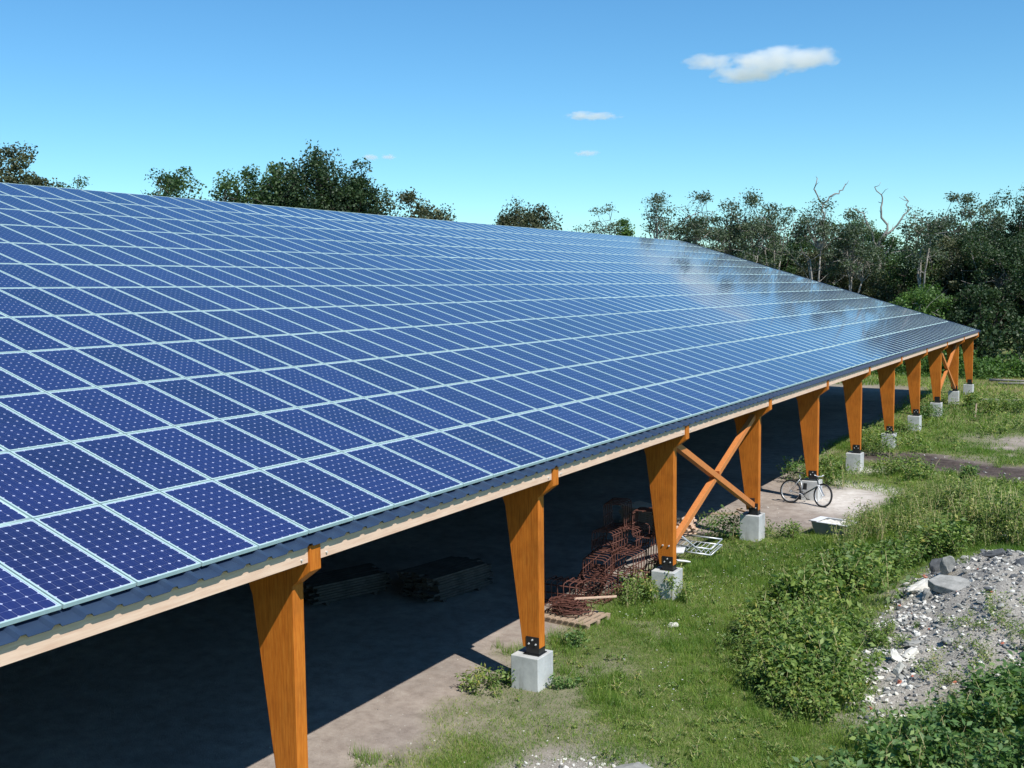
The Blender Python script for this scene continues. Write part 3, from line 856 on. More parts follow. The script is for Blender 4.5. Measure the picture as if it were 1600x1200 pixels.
o = link(bpy.data.objects.new('rough_weeds', plants_object('rough_weeds', [(a, b, c - .01, g.uniform(.4, 1.2)) for a, b, c in zip(x, y, z)],
    [M['weed'], M['weed_stem']], g, h=.42, spread=.36, nst=5, nl=12, leaf=.12, dry=.05)))
tag(o, 'scattered rough weeds in the far grass beyond the bicycle', 'weeds', kind='stuff')

# single bushes that can be pointed out
def bush(x, y, r, h, n, label, mat='weed', leaf=.10, seed=0, dry=.03, name='weed_bush'):
    gg = np.random.default_rng(seed + 900)
    sp_ = [(gg.normal(0, r * .5), gg.normal(0, r * .5), 0, gg.uniform(.6, 1.05)) for _ in range(n)]
    t = empty(name, (x, y, zt(x, y) - .03)); tag(t, label, 'weed')
    me = plants_object('foliage', sp_, [M[mat], M['weed_stem']], gg, h=h, spread=r * .6, nst=5, nl=22, leaf=leaf, dry=dry)
    link(bpy.data.objects.new('foliage', me), t)
BUSH = [
 (-1.02, 8.72, .50, .42, 9, 'low leafy weeds growing against the left side of the nearest concrete pier', 'weed', .075),
 (0.16, 9.35, .25, .32, 5, 'small weed clump at the right side of the nearest concrete pier', 'weed_cool', .07),
 (-0.72, 11.3, .45, .38, 7, 'dark low weed clump between the nearest pier and the wire pallet', 'weed_cool', .075),
 (-0.85, 14.35, .45, .75, 8, 'weeds growing up through the front of the rusty cages', 'weed', .085),
 (-0.55, 14.75, .30, .55, 5, 'bright weed at the left foot of the second pier', 'weed', .085),
 (0.16, 14.9, .26, .62, 5, 'leafy weed leaning on the right face of the second pier', 'weed', .08),
 (-1.05, 20.8, .55, .85, 9, 'dark bush just left of the third concrete pier', 'weed_cool', .10),
 (0.45, 21.6, .40, .62, 6, 'small bush just right of the third concrete pier', 'weed', .10),
 (-0.6, 29.5, .85, 1.15, 16, 'tall bush standing between the bicycle and the fifth pier', 'weed', .12),
 (-1.6, 30.2, .6, .8, 8, 'bush under the eaves behind the bicycle', 'weed_cool', .11),
 (-0.75, 37.2, .95, 1.25, 16, 'tall bush between the fifth and sixth concrete piers', 'weed', .13),
 (-0.6, 43.3, .7, .9, 9, 'low bush left of the seventh concrete pier', 'weed', .12),
 (-0.4, 49.3, .7, .9, 9, 'low bush left of the eighth concrete pier', 'weed_cool', .12),
 (1.4, 32.6, .9, .75, 14, 'bushy weeds on the near edge of the dark muddy track', 'weed', .12),
 (3.3, 33.3, .6, .55, 8, 'round pale weed beside the dark muddy track', 'weed_cool', .12),
 (2.2, 53.5, 1.5, 1.1, 22, 'wide green bush in the rough grass at the right edge', 'weed', .15),
 (0.7, 56.2, .8, .9, 10, 'green bush in front of the tenth concrete pier', 'weed', .14),
 (3.6, 55.0, 1.2, 1.0, 14, 'green bush at the right edge behind the wide bush', 'weed', .15),
]
for i, (x, y, r, h, n, lb, mt, lf) in enumerate(BUSH): bush(x, y, r, h, n, lb, mt, lf, seed=i)

# pale bare stalks standing out of the thicket
def stalk(x, y, z, h, seed, label):
    gg = random.Random(seed); mb = MB()
    b0 = Vector((0, 0, 0)); m1 = Vector((gg.uniform(-.1, .1), gg.uniform(-.1, .1), h * .5)); t1 = m1 + Vector((gg.uniform(-.2, -.08), .05, h * .5)); t2 = m1 + Vector((gg.uniform(.08, .2), 0, h * .42))
    mb.tube([b0, m1, t1], [.014, .012, .006], 5); mb.tube([m1, t2], [.010, .005], 5)
    o = mb.build('dry_stalk', M['weed_stem'], loc=(x, y, z)); tag(o, label, 'stalk')
for i, (x, y, lb) in enumerate([(2.95, 20.6, 'pale forked dry stalk standing in the left middle of the thicket'), (4.55, 21.8, 'pale forked dry stalk in the thicket above the rubble stones'),
    (3.4, 22.9, 'pale dry stalk at the top of the thicket near the tub'), (2.9, 15.9, 'short pale stalk low in the thicket facing the lawn')]):
    stalk(x, y, zt(x, y), 1.05, i, lb)

# white flowers in the grass
def flowers():
    g = np.random.default_rng(23); V, T = [], []
    spots = [(1.2, 10.8, .25, 9), (.9, 13.5, .35, 8), (2.0, 9.5, .2, 5), (1.1, 17.2, .6, 26), (.9, 19.4, .6, 22), (1.9, 19.9, .5, 18), (.1, 16.2, .4, 10), (-.4, 13.2, .15, 5), (2.6, 9.0, .8, 6), (2.8, 48, 3, 30), (1.0, 44, 1.5, 14), (6.3, 21.5, .5, 30), (1.2, 12.3, 1.3, 12)]
    for (x, y, r, n) in spots:
        px, py = g.normal(x, r, n), g.normal(y, r, n); pz = height(px, py) + g.uniform(.08, .16, n)
        for a, b, c in zip(px, py, pz):
            s_ = g.uniform(.010, .022); t = g.uniform(0, 3)
            for q in range(2):
                th = t + q * 1.57; dx, dy = math.cos(th) * s_, math.sin(th) * s_
                V += [(a - dx, b - dy, c), (a + dy * .6, b - dx * .6, c + .004), (a + dx, b + dy, c), (a - dy * .6, b + dx * .6, c + .004)]
    o = link(bpy.data.objects.new('wildflowers', fast_mesh('wildflowers', np.array(V), 4, [M['petal']])))
    tag(o, 'tiny white wildflowers scattered through the grass', 'flowers', kind='stuff')
flowers()


# ------------------------------------------------------------------ stones
def rock_mesh(name, sx, sy, sz, seed, mat, sub=2, jag=.28):
    gg = random.Random(seed)
    bm = bmesh.new(); bmesh.ops.create_icosphere(bm, subdivisions=sub, radius=1)
    cuts = [(Vector((gg.gauss(0, 1), gg.gauss(0, 1), gg.gauss(0, 1))).normalized(), gg.uniform(.35, .7)) for _ in range(12)]
    for v in bm.verts:
        for nn_, d in cuts:
            k = v.co.dot(nn_)
            if k > d: v.co -= nn_ * (k - d)
        v.co += Vector((gg.gauss(0, 1), gg.gauss(0, 1), gg.gauss(0, 1))) * jag * .08
        v.co.x *= sx; v.co.y *= sy; v.co.z *= sz
    me = bpy.data.meshes.new(name); bm.to_mesh(me); bm.free(); me.materials.append(mat)
    return me
def rock(x, y, s, seed, mat, label, rz=0, tilt=(0, 0), lift=.3, name='stone'):
    o = link(bpy.data.objects.new(name, rock_mesh(name, s[0], s[1], s[2], seed, M[mat], 3)))
    o.location = (x, y, zt(x, y) + s[2] * lift); o.rotation_euler = (tilt[0], tilt[1], rz)
    tag(o, label, 'stone'); return o
def slab(x, y):
    t = MB(); gg = random.Random(4)
    pts = [(-.50, -.20), (-.30, -.34), (.22, -.36), (.50, -.06), (.42, .30), (-.02, .38), (-.40, .22)]
    t.prism(pts, 'Z', -.10, .09)
    o = t.build('stone_slab', M['stone_grey'], bevel=.02)
    o.location = (x, y, zt(x, y) + .10); o.rotation_euler = (R(12), R(5), R(-14)); o.scale = (.86, .78, .8); tag(o, 'large flat grey stone slab lying on top of the rubble heap', 'stone')
STONE_PLACE_HERE = True
slab(5.35, 15.3)
rock(5.05, 16.6, (.22, .14, .30), 2, 'stone_grey', 'upright pointed grey stone left of the large slab', .4, (.3, .2), .6)
rock(4.78, 17.0, (.16, .12, .26), 3, 'stone_dark', 'dark upright stone at the back left of the heap', .9, (.1, .3), .5)
rock(4.62, 15.8, (.34, .26, .26), 4, 'stone_white', 'whitish crumbly limestone lump at the left of the heap', .3)
rock(4.92, 15.1, (.15, .12, .20), 5, 'stone_grey', 'squarish grey block standing below the pointed stone', .1, (0, 0), .5)
rock(5.85, 17.6, (.42, .16, .16), 6, 'stone_dark', 'long dark stone half under weeds at the top of the heap', .3)
rock(6.45, 16.3, (.26, .16, .12), 7, 'stone_dark', 'small dark stone right of the large slab', .2)
rock(5.0, 12.9, (.30, .16, .10), 8, 'stone_grey', 'flat grey stone propped on a white one in mid heap', .2, (.1, -.2), .8)
rock(5.08, 12.55, (.22, .16, .12), 9, 'stone_white', 'flat white stone under the propped grey stone', .5)
rock(5.62, 12.9, (.17, .11, .08), 10, 'stone_grey', 'pale oval stone alone in the middle of the heap', .2)
rock(5.0, 11.9, (.12, .09, .20), 11, 'stone_white', 'upright white shard at the thicket edge', .2, (.2, .3), .6)
rock(4.88, 12.3, (.17, .15, .17), 12, 'stone_white', 'rough white stone beside the upright shard', .2)
rock(5.1, 11.5, (.10, .05, .06), 13, 'brick', 'piece of broken red brick in the rubble', .9, name='brick_fragment')
rock(3.3, 6.9, (.40, .26, .14), 14, 'stone_white', 'large pale stone at the bottom edge among the white gravel', .3)
rock(2.55, 6.95, (.5, .3, .12), 15, 'stone_grey', 'broad bluish grey stone at the bottom edge', .9)
rock(6.3, 22.4, (.16, .12, .10), 16, 'brick', 'reddish stone on the small pile at the right edge', .9)
rock(4.4, 6.55, (.42, .26, .16), 18, 'stone_white', 'pale stone under the weeds at the bottom right', .5)
rock(.55, 13.2, (.14, .12, .08), 17, 'stone_white', 'single white stone lying out on the lawn', .9)

def rubble():
    g = np.random.default_rng(29)
    protos = []
    for i in range(10):
        me = rock_mesh('p', 1, g.uniform(.6, .95), g.uniform(.4, .7), 40 + i, M['stone_grey'], 1, .5)
        v = np.array([p.co[:] for p in me.vertices]); f = np.array([p.vertices[:] for p in me.polygons]); protos.append(v[f.ravel()])
        bpy.data.meshes.remove(me)
    Vs, mis = [], []
    def put(poly, n, lo, hi, pw, wts):
        x, y, z = scatter(poly, n, g)
        for a, b, c in zip(x, y, z):
            s_ = lo + (hi - lo) * g.random() ** pw
            q = Quaternion(g.normal(size=4)).normalized().to_matrix() if False else Euler((g.uniform(-.4, .4), g.uniform(-.4, .4), g.uniform(0, 6.3))).to_matrix()
            P = protos[g.integers(10)] @ np.array(q).T * s_ + (a, b, c + s_ * .15)
            Vs.append(P); mis.append(np.full(len(P) // 3, g.choice(4, p=wts)))
    put(RUBBLE, 8500, .008, .085, 4.2, [.50, .27, .21, .02])
    put(RUBBLE, 330, .04, .15, 2.8, [.62, .16, .22, 0])
    put([(4.2, 11.4), (4.2, 13.2), (4.6, 16.8), (5.0, 16.6), (5.2, 13), (5.3, 10.6), (4.6, 10.3)], 500, .02, .12, 3, [.2, .7, .09, .01])
    put(ROCKP, 1300, .008, .075, 4, [.2, .75, .05, 0])
    put([(-1.3, 5.0), (-.4, 5.2), (2.3, 8.2), (1.6, 9.0), (-.4, 8.4)], 160, .006, .028, 3, [.2, .75, .05, 0])
    put(STONES_FAR, 300, .02, .09, 2, [.2, .55, .1, .15])
    put([(-.6, 15.0), (1.4, 15.4), (1.4, 16.5), (-.2, 16.6)], 60, .015, .05, 2, [.2, .7, .1, 0])
    put([(-0.9, 21.3), (1.4, 24.6), (1.6, 28), (-1.8, 28), (-2, 22)], 180, .01, .04, 3, [.3, .6, .1, 0])
    put([(-3.2, 5), (-.8, 5.2), (-1.3, 12), (-2.6, 12)], 260, .004, .018, 3, [.4, .5, .1, 0])
    put(RUT, 260, .02, .09, 2.5, [.3, .1, .6, 0])
    V = np.concatenate(Vs); mi = np.concatenate(mis)
    o = link(bpy.data.objects.new('rubble', fast_mesh('rubble', V, 3, [M['stone_grey'], M['stone_white'], M['stone_dark'], M['brick']], None, mi)))
    tag(o, 'small loose stones and broken rubble strewn over the heap and bare ground', 'rubble', kind='stuff')
rubble()


# ------------------------------------------------------------------ rusty reinforcement cages
def rrect(w, h, r, n=3):
    pts = []
    for cx, cz, a0 in ((w / 2 - r, h / 2 - r, 0), (-w / 2 + r, h / 2 - r, 90), (-w / 2 + r, -h / 2 + r, 180), (w / 2 - r, -h / 2 + r, 270)):
        for k in range(n + 1):
            a = R(a0 + 90 * k / n); pts.append((cx + r * math.cos(a), cz + r * math.sin(a)))
    return pts
def cage_proto(w, h, L, ns, label):
    t = empty('wire_cage'); tag(t, label, 'wire cage', 'rusty reinforcement cages stacked under the eaves')
    rr = rrect(w, h, .07)
    me = MB().tube([(p[0], 0, p[1] + h / 2) for p in rr], .0115, 5, closed=True).mesh('stirrup', M['rust'], True)
    for k in range(ns):
        o = link(bpy.data.objects.new('stirrup', me), t); o.location = (0, -L / 2 + L * k / (ns - 1), 0)
    bar = MB().tube([(0, -L / 2 - .04, 0), (0, L / 2 + .04, 0)], .0125, 5).mesh('bar', M['rust'], True)
    for (x, z) in ((-w / 2 + .02, .06), (w / 2 - .02, .06), (-w / 2 + .02, h - .06), (w / 2 - .02, h - .06), (-w / 2 + .01, h / 2), (w / 2 - .01, h / 2), (0, h - .012), (0, .012)):
        o = link(bpy.data.objects.new('bar', bar), t); o.location = (x, 0, z)
    return t
CG = 'rusty reinforcement cages stacked under the eaves'
pA = cage_proto(.50, .46, .74, 6, 'x'); pB = cage_proto(.46, .58, .50, 5, 'x')
used = set(); cr = random.Random(12)
def put_cage(p, x, y, z, rz, label, tilt=(0, 0), s=1.0):
    o = p if p.name not in used else copy_tree(p)
    used.add(p.name)
    o.location = (x, y, z); o.rotation_euler = (tilt[0], tilt[1], rz); o.scale = (s, s, s); o['label'] = label
    o.rotation_euler = (cr.gauss(0, .04), cr.gauss(0, .04), rz + cr.gauss(0, .10) + (R(90) if cr.random() < .3 and p is pA else 0)); o['group'] = CG
    for _ in range(1): pass
    return o
CAGES = [
 (pB, -0.95, 15.35, 1.22, .2, 'rusty cage lying crosswise on the upright one at the right', (0, 0)),
 (pB, -1.75, 14.9, 0.50, .4, 'rusty cage half hidden behind the left step of the stack', (0, 0)),
 (pA, -2.05, 13.75, 0.03, .10, 'low front cage at the left end of the rusty stack', (0, 0)),
 (pA, -1.45, 14.25, 0.03, -.05, 'rusty cage on the ground in the middle of the stack front', (0, 0)),
 (pA, -1.95, 14.75, 0.03, .15, 'rusty cage buried low in the middle of the stack', (0, 0)),
 (pA, -1.20, 15.15, 0.03, .05, 'rusty cage buried low toward the right of the stack', (0, 0)),
 (pA, -1.60, 14.45, 0.50, .12, 'second tier rusty cage at the left step of the stack', (0, 0)),
 (pA, -1.15, 14.95, 0.50, .02, 'second tier rusty cage in the middle of the stack', (0, 0)),
 (pB, -0.72, 15.65, 0.03, -.1, 'rusty cage standing low on the right side of the stack', (0, 0)),
 (pB, -0.72, 15.65, 0.64, -.1, 'upright rusty cage on the right side above the weeds', (0, 0)),
 (pA, -1.55, 14.80, 0.97, .10, 'third tier rusty cage near the top of the stack', (0, 0)),
 (pA, -1.25, 15.30, 0.97, .0, 'third tier rusty cage behind the top step', (0, 0)),
 (pB, -1.50, 15.15, 1.40, .15, 'topmost rusty cage standing on the peak of the stack', (0, 0)),
]
for (p, x, y, z, rz, lb, tl) in CAGES: put_cage(p, x, y, z, rz, lb, tl)

# pallet with a heap of flat rusty wire pieces
pal = empty('pallet', (-1.42, 12.78, zt(-1.4, 12.8)), R(-6)); tag(pal, 'wooden pallet under a heap of flat rusty wire pieces', 'pallet')
for k in range(3): MB().box((-.62, -.44 + k * .38, 0), (.62, -.34 + k * .38, .09)).build('runner', M['lumber'], pal)
sl = MB().box((-.045, -.46, .092), (.045, .46, .115)).mesh('slat', M['lumber'])
for k in range(9):
    o = link(bpy.data.objects.new('slat', sl), pal); o.location = (-.56 + .14 * k, 0, 0)
wh = empty('wire_heap', (-1.55, 12.8, zt(-1.4, 12.8) + .12), R(12)); tag(wh, 'flat heap of bent rusty reinforcement pieces on the pallet', 'wire heap')
wr = random.Random(3)
for k in range(46):
    mb = MB()
    w_, d_ = wr.uniform(.35, .5), wr.uniform(.35, .45)
    pts = rrect(w_, d_, .05, 2)
    mb.tube([(p[0], p[1], wr.gauss(0, .006)) for p in pts], .008, 4, closed=True)
    o = mb.build('wire_loop', M['rust'], wh, smooth=True)
    z_ = .02 + .27 * (k / 46) ** .9
    lim = .34 * (1 - .75 * k / 46)
    o.location = (wr.uniform(-lim, lim), wr.uniform(-lim * .5, lim * .5), z_); o.rotation_euler = (wr.gauss(0, .12), wr.gauss(0, .12), wr.gauss(0, .15))
o = MB().cbox((0, 0, 0), (.85, .07, .025)).build('loose_board', M['pine']); o.location = (-1.0, 12.95, zt(-1, 13) + .46); o.rotation_euler = (0, R(-5), R(22)); tag(o, 'pale narrow board lying across the rusty wire heap', 'board')

# stacks of lumber
def lumber_stack(name, x, y, z, rz, nx, nz, L, w, t, label, mat='lumber', seed=0):
    r_ = random.Random(seed)
    s_ = empty(name, (x, y, z), rz); tag(s_, label, 'lumber stack')
    me = MB().box((-L / 2, -w / 2, 0), (L / 2, w / 2, t)).mesh('board', M[mat])
    for k in range(nz):
        for i in range(nx):
            o = link(bpy.data.objects.new('board', me), s_)
            o.location = (r_.uniform(-.12, .12), (i - nx / 2 + .5) * (w + .012), k * (t + .012) + .08); o.rotation_euler = (0, 0, r_.gauss(0, .008))
    for u in (-L * .33, L * .33): MB().box((u - .04, -nx * w / 2, 0), (u + .04, nx * w / 2, .078)).build('bearer', M[mat], s_)
    return s_
lumber_stack('lumber_stack', -2.95, 20.9, 0.0, R(-28), 7, 9, 2.2, .10, .045, 'stack of pale boards under the roof behind the rusty cages', 'pine', 1)
lumber_stack('lumber_stack', -4.75, 13.2, 0, R(80), 7, 9, 1.7, .14, .045, 'big dark stack of boards deep in the shade behind the first bay', 'shade_wood', 2)
lumber_stack('lumber_stack', -6.6, 11.9, 0, R(70), 6, 7, 1.8, .14, .045, 'dark stack of boards at the left in the deep shade', 'shade_wood', 3)

# ------------------------------------------------------------------ scaffold frames lying by the second pier
def scaffold():
    x, y = -1.05, 18.7
    t = empty('lattice_scaffold', (x, y, zt(x, y) + .05), R(-4)); t.scale = (.60, .75, .9); tag(t, 'galvanised lattice frame lying in the grass behind the second column', 'metal frame')
    for a, b in (((-.9, -.45, .14), (.95, -.45, .14)), ((-.9, .45, .26), (.95, .45, .26)), ((-.9, -.45, .14), (-.9, .45, .26)), ((.95, -.45, .14), (.95, .45, .26)),
                 ((-.9, -.45, .30), (.95, -.45, .30)), ((.95, -.45, .30), (.95, .45, .42)), ((-.9, .45, .42), (.95, .45, .42))):
        MB().tube([a, b], .020, 8).build('rail', M['galv'], t, smooth=True)
    for k in range(9):
        u = -.9 + 1.85 * (k + .5) / 9
        MB().tube([(u, -.45, .14), (u, .45, .26)], .012, 6).build('rung', M['galv'], t)
        MB().tube([(u, -.45, .30), (u + .1, -.45, .14)], .010, 6).build('strut', M['galv'], t)
    o = MB().tube([(0, 0, 0), (.05, -.35, 1.25)], .022, 8).tube([(.05, -.35, 1.25), (-.1, -.38, 1.3)], .03, 8).build('metal_pole', M['galv'], smooth=True)
    o.location = (-.75, 18.55, zt(-.4, 18.4) + .1); o.rotation_euler = (R(18), R(-42), 0); tag(o, 'thin metal pole leaning over the lattice frame', 'pole')
    o = MB().cbox((0, 0, 0), (.62, .42, .035)).build('white_panel', M['white_plastic'], bevel=.01); o.location = (-1.40, 18.05, zt(-1.2, 17.9) + .26); o.rotation_euler = (R(6), R(-4), R(14)); tag(o, 'white flat panel lying on the lattice frame beside the second column', 'panel')
    o = MB().cbox((0, 0, 0), (.34, .26, .03)).build('white_panel', M['white_plastic'], bevel=.01); o.location = (-1.0, 17.7, zt(-.9, 17.5) + .12); o.rotation_euler = (R(-8), R(9), R(40)); tag(o, 'small white panel slipped down in front of the lattice frame', 'panel')
scaffold()

# ------------------------------------------------------------------ tub by the thicket
tub = empty('plastic_tub', (1.45, 22.35, zt(1.4, 22.3)), R(-12)); tag(tub, 'grey tub filled with white plaster dust at the thicket edge', 'tub')
mb = MB()
def ring(hx, hy, z): return [(-hx, -hy, z), (hx, -hy, z), (hx, hy, z), (-hx, hy, z)]
vs = ring(.40, .26, .0) + ring(.50, .34, .36) + ring(.47, .31, .36) + ring(.38, .24, .05)
fs = [(0, 3, 2, 1)] + [(i, (i + 1) % 4, 4 + (i + 1) % 4, 4 + i) for i in range(4)] + [(4 + i, 4 + (i + 1) % 4, 8 + (i + 1) % 4, 8 + i) for i in range(4)] + [(8 + i, 8 + (i + 1) % 4, 12 + (i + 1) % 4, 12 + i) for i in range(4)] + [(12, 13, 14, 15)]
mb.add(vs, fs).build('tub_body', M['grey_plastic'], tub, bevel=.012)
mb = MB(); mb.box((-.56, -.36, .362), (-.34, .36, .374)).box((-.56, -.36, .362), (.52, -.30, .374)).box((-.34, .32, .362), (.52, .36, .374)).box((.46, -.30, .362), (.52, .32, .374)); mb.build('rim', M['white_plastic'], tub)
bm = bmesh.new(); bmesh.ops.create_grid(bm, x_segments=14, y_segments=10, size=1)
for v in bm.verts:
    v.co.x *= .455; v.co.y *= .295; v.co.z = .315 + .035 * rnd.random()
me = bpy.data.meshes.new('filling'); bm.to_mesh(me); bm.free(); me.materials.append(M['stone_white']); link(bpy.data.objects.new('filling', me), tub)

# small bits lying about
def bit(name, x, y, size, rot, mat, label, cat, dz=.02):
    o = MB().cbox((0, 0, 0), size).build(name, M[mat], bevel=.003); o.location = (x, y, zt(x, y) + dz); o.rotation_euler = rot; tag(o, label, cat)
bit('timber_offcut', -2.3, 23.6, (1.4, .10, .06), (0, 0, R(25)), 'lumber', 'board lying on the bare earth at the shade edge by the third bay', 'board')
bit('timber_offcut', -1.6, 24.3, (.7, .09, .05), (0, 0, R(-35)), 'lumber', 'short board on the sand left of the bicycle', 'board')
bit('marker_stake', 1.55, 50.0, (.06, .05, .8), (0, R(4), 0), 'pine', 'pale marker stake standing in the rough grass', 'stake', .35)
for i, (x, y, L_, rz, lb) in enumerate([(3.2, 70.3, 5.5, R(8), 'long pale log lying at the foot of the trees'), (1.2, 71.5, 3.0, R(-14), 'short pale log left of the long one'), (1.6, 58.4, 2.4, R(12), 'bleached branch in the dry grass behind the last pier')]):
    gg = random.Random(i); o = MB().tube([(-L_ / 2, 0, .12), (-L_ * .15, gg.uniform(-.1, .1), .16), (L_ * .2, gg.uniform(-.1, .1), .15), (L_ / 2, 0, .2)], [.09, .08, .07, .03], 7).build('fallen_log', M['bark_pale'], smooth=True)
    o.location = (x, y, zt(x, y)); o.rotation_euler = (0, 0, rz); tag(o, lb, 'log')


# ------------------------------------------------------------------ bicycle leaning by the fourth pier
def bicycle(p_rear, p_front):
    pr_, pf = Vector(p_rear), Vector(p_front)
    d = pf - pr_; L = d.length
    b = empty('bicycle', (pr_.x, pr_.y, pr_.z), math.atan2(d.y, d.x)); tag(b, 'silver and black mountain bicycle leaning beside the fourth concrete pier', 'bicycle')
    lean = empty  # noqa
    b.rotation_euler = Euler((R(-9), 0, math.atan2(d.y, d.x)))
    r = .335
    def wheel(x, turn=0):
        w = MB().tube([(math.cos(a) * r, 0, math.sin(a) * r) for a in np.linspace(0, 2 * math.pi, 33)[:-1]], .024, 8, closed=True).build('wheel', M['black_rubber'], b, smooth=True)
        w.location = (x, 0, r + .02); w.rotation_euler = (0, 0, turn)
        MB().tube([(math.cos(a) * (r - .032), 0, math.sin(a) * (r - .032)) for a in np.linspace(0, 2 * math.pi, 33)[:-1]], .013, 6, closed=True).build('rim', M['galv'], w, smooth=True)
        s_ = MB()
        for k in range(18):
            a = 2 * math.pi * k / 18; s_.tube([(math.cos(a + .25) * .02, (-1) ** k * .025, math.sin(a + .25) * .02), (math.cos(a) * (r - .035), 0, math.sin(a) * (r - .035))], .0016, 3, caps=False)
        s_.build('spokes', M['galv'], w)
        MB().tube([(0, -.045, 0), (0, .045, 0)], .022, 8).build('hub', M['galv'], w, smooth=True)
    wheel(0); wheel(L, R(-14))
    H = r + .02
    bb = Vector((.43, 0, H - .05)); seat = Vector((.28, 0, H + .42)); head = Vector((L - .22, 0, H + .42)); headb = Vector((L - .17, 0, H + .27)); ra = Vector((0, 0, H)); fa = Vector((L, 0, H))
    MB().tube([bb, seat], .017, 8).tube([seat, seat + (seat - bb).normalized() * .14], .013, 8).build('seat_tube', M['silver_paint'], b, smooth=True)
    MB().tube([seat - Vector((0, 0, .03)), head], .019, 8).build('top_tube', M['dark_paint'], b, smooth=True)
    MB().tube([bb, headb], .022, 8).build('down_tube', M['dark_paint'], b, smooth=True)
    MB().tube([headb, head, head + Vector((-.03, 0, .09))], .02, 8).build('head_tube', M['dark_paint'], b, smooth=True)
    for s_ in (-1, 1):
        MB().tube([ra + Vector((0, s_ * .06, 0)), bb + Vector((0, s_ * .03, 0))], .010, 6).build('chain_stay', M['silver_paint'], b, smooth=True)
        MB().tube([ra + Vector((0, s_ * .06, 0)), seat + Vector((0, s_ * .02, -.03))], .009, 6).build('seat_stay', M['silver_paint'], b, smooth=True)
        MB().tube([headb + Vector((.01, s_ * .05, -.02)), fa + Vector((0, s_ * .055, 0))], [.018, .012], 8).build('fork_leg', M['white_plastic'], b, smooth=True)
        p = MB().tube([bb, bb + Vector((s_ * .10, s_ * .07, -s_ * .13))], .010, 6); p.cbox(bb + Vector((s_ * .10, s_ * .12, -s_ * .13)), (.09, .08, .025)); p.build('crank', M['shoe'], b)
    MB().cbox(headb + Vector((.01, 0, .0)), (.06, .15, .045)).build('fork_crown', M['white_plastic'], b, bevel=.01)
    top = seat + (seat - bb).normalized() * .15
    sd = MB(); sd.add([(top.x - .13, -.07, top.z), (top.x - .13, .07, top.z), (top.x + .02, .045, top.z + .01), (top.x + .15, .012, top.z + .005), (top.x + .15, -.012, top.z + .005), (top.x + .02, -.045, top.z + .01),
        (top.x - .12, -.06, top.z + .05), (top.x - .12, .06, top.z + .05), (top.x + .02, .035, top.z + .045), (top.x + .14, .01, top.z + .035), (top.x + .14, -.01, top.z + .035), (top.x + .02, -.035, top.z + .045)],
        [(0, 1, 2, 3, 4, 5), (11, 10, 9, 8, 7, 6)] + [(i, (i + 1) % 6, 6 + (i + 1) % 6, 6 + i) for i in range(6)])
    sd.build('saddle', M['black_rubber'], b, smooth=True)
    hb = head + Vector((-.03, 0, .10)); st = hb + Vector((.09, 0, .03))
    MB().tube([hb, st], .014, 8).tube([st + Vector((-.03, -.29, .03)), st + Vector((0, -.12, 0)), st, st + Vector((0, .12, 0)), st + Vector((-.03, .29, .03))], .012, 8).build('handlebar', M['galv'], b, smooth=True)
    for s_ in (-1, 1): MB().tube([st + Vector((-.03, s_ * .20, .02)), st + Vector((-.04, s_ * .31, .032))], .018, 8).build('grip', M['white_plastic'] if s_ > 0 else M['black_rubber'], b, smooth=True)
    MB().tube([bb + Vector((math.cos(a) * .085, -.035, math.sin(a) * .085)) for a in np.linspace(0, 2 * math.pi, 17)[:-1]], .006, 5, closed=True).build('chainring', M['shoe'], b)
    c = MB(); c.tube([bb + Vector((0, -.035, .085)), ra + Vector((0, -.035, .04))], .004, 4).tube([bb + Vector((0, -.035, -.085)), ra + Vector((0, -.035, -.04))], .004, 4); c.build('chain', M['shoe'], b)
    MB().cbox(Vector((.46, 0, H + .20)), (.12, .05, .20)).build('frame_bag', M['black_rubber'], b, bevel=.015)
zb_ = zt(-.5, 25.9)
bicycle((-0.80, 26.15, zb_ - .0), (0.24, 25.90, zb_ - .0))


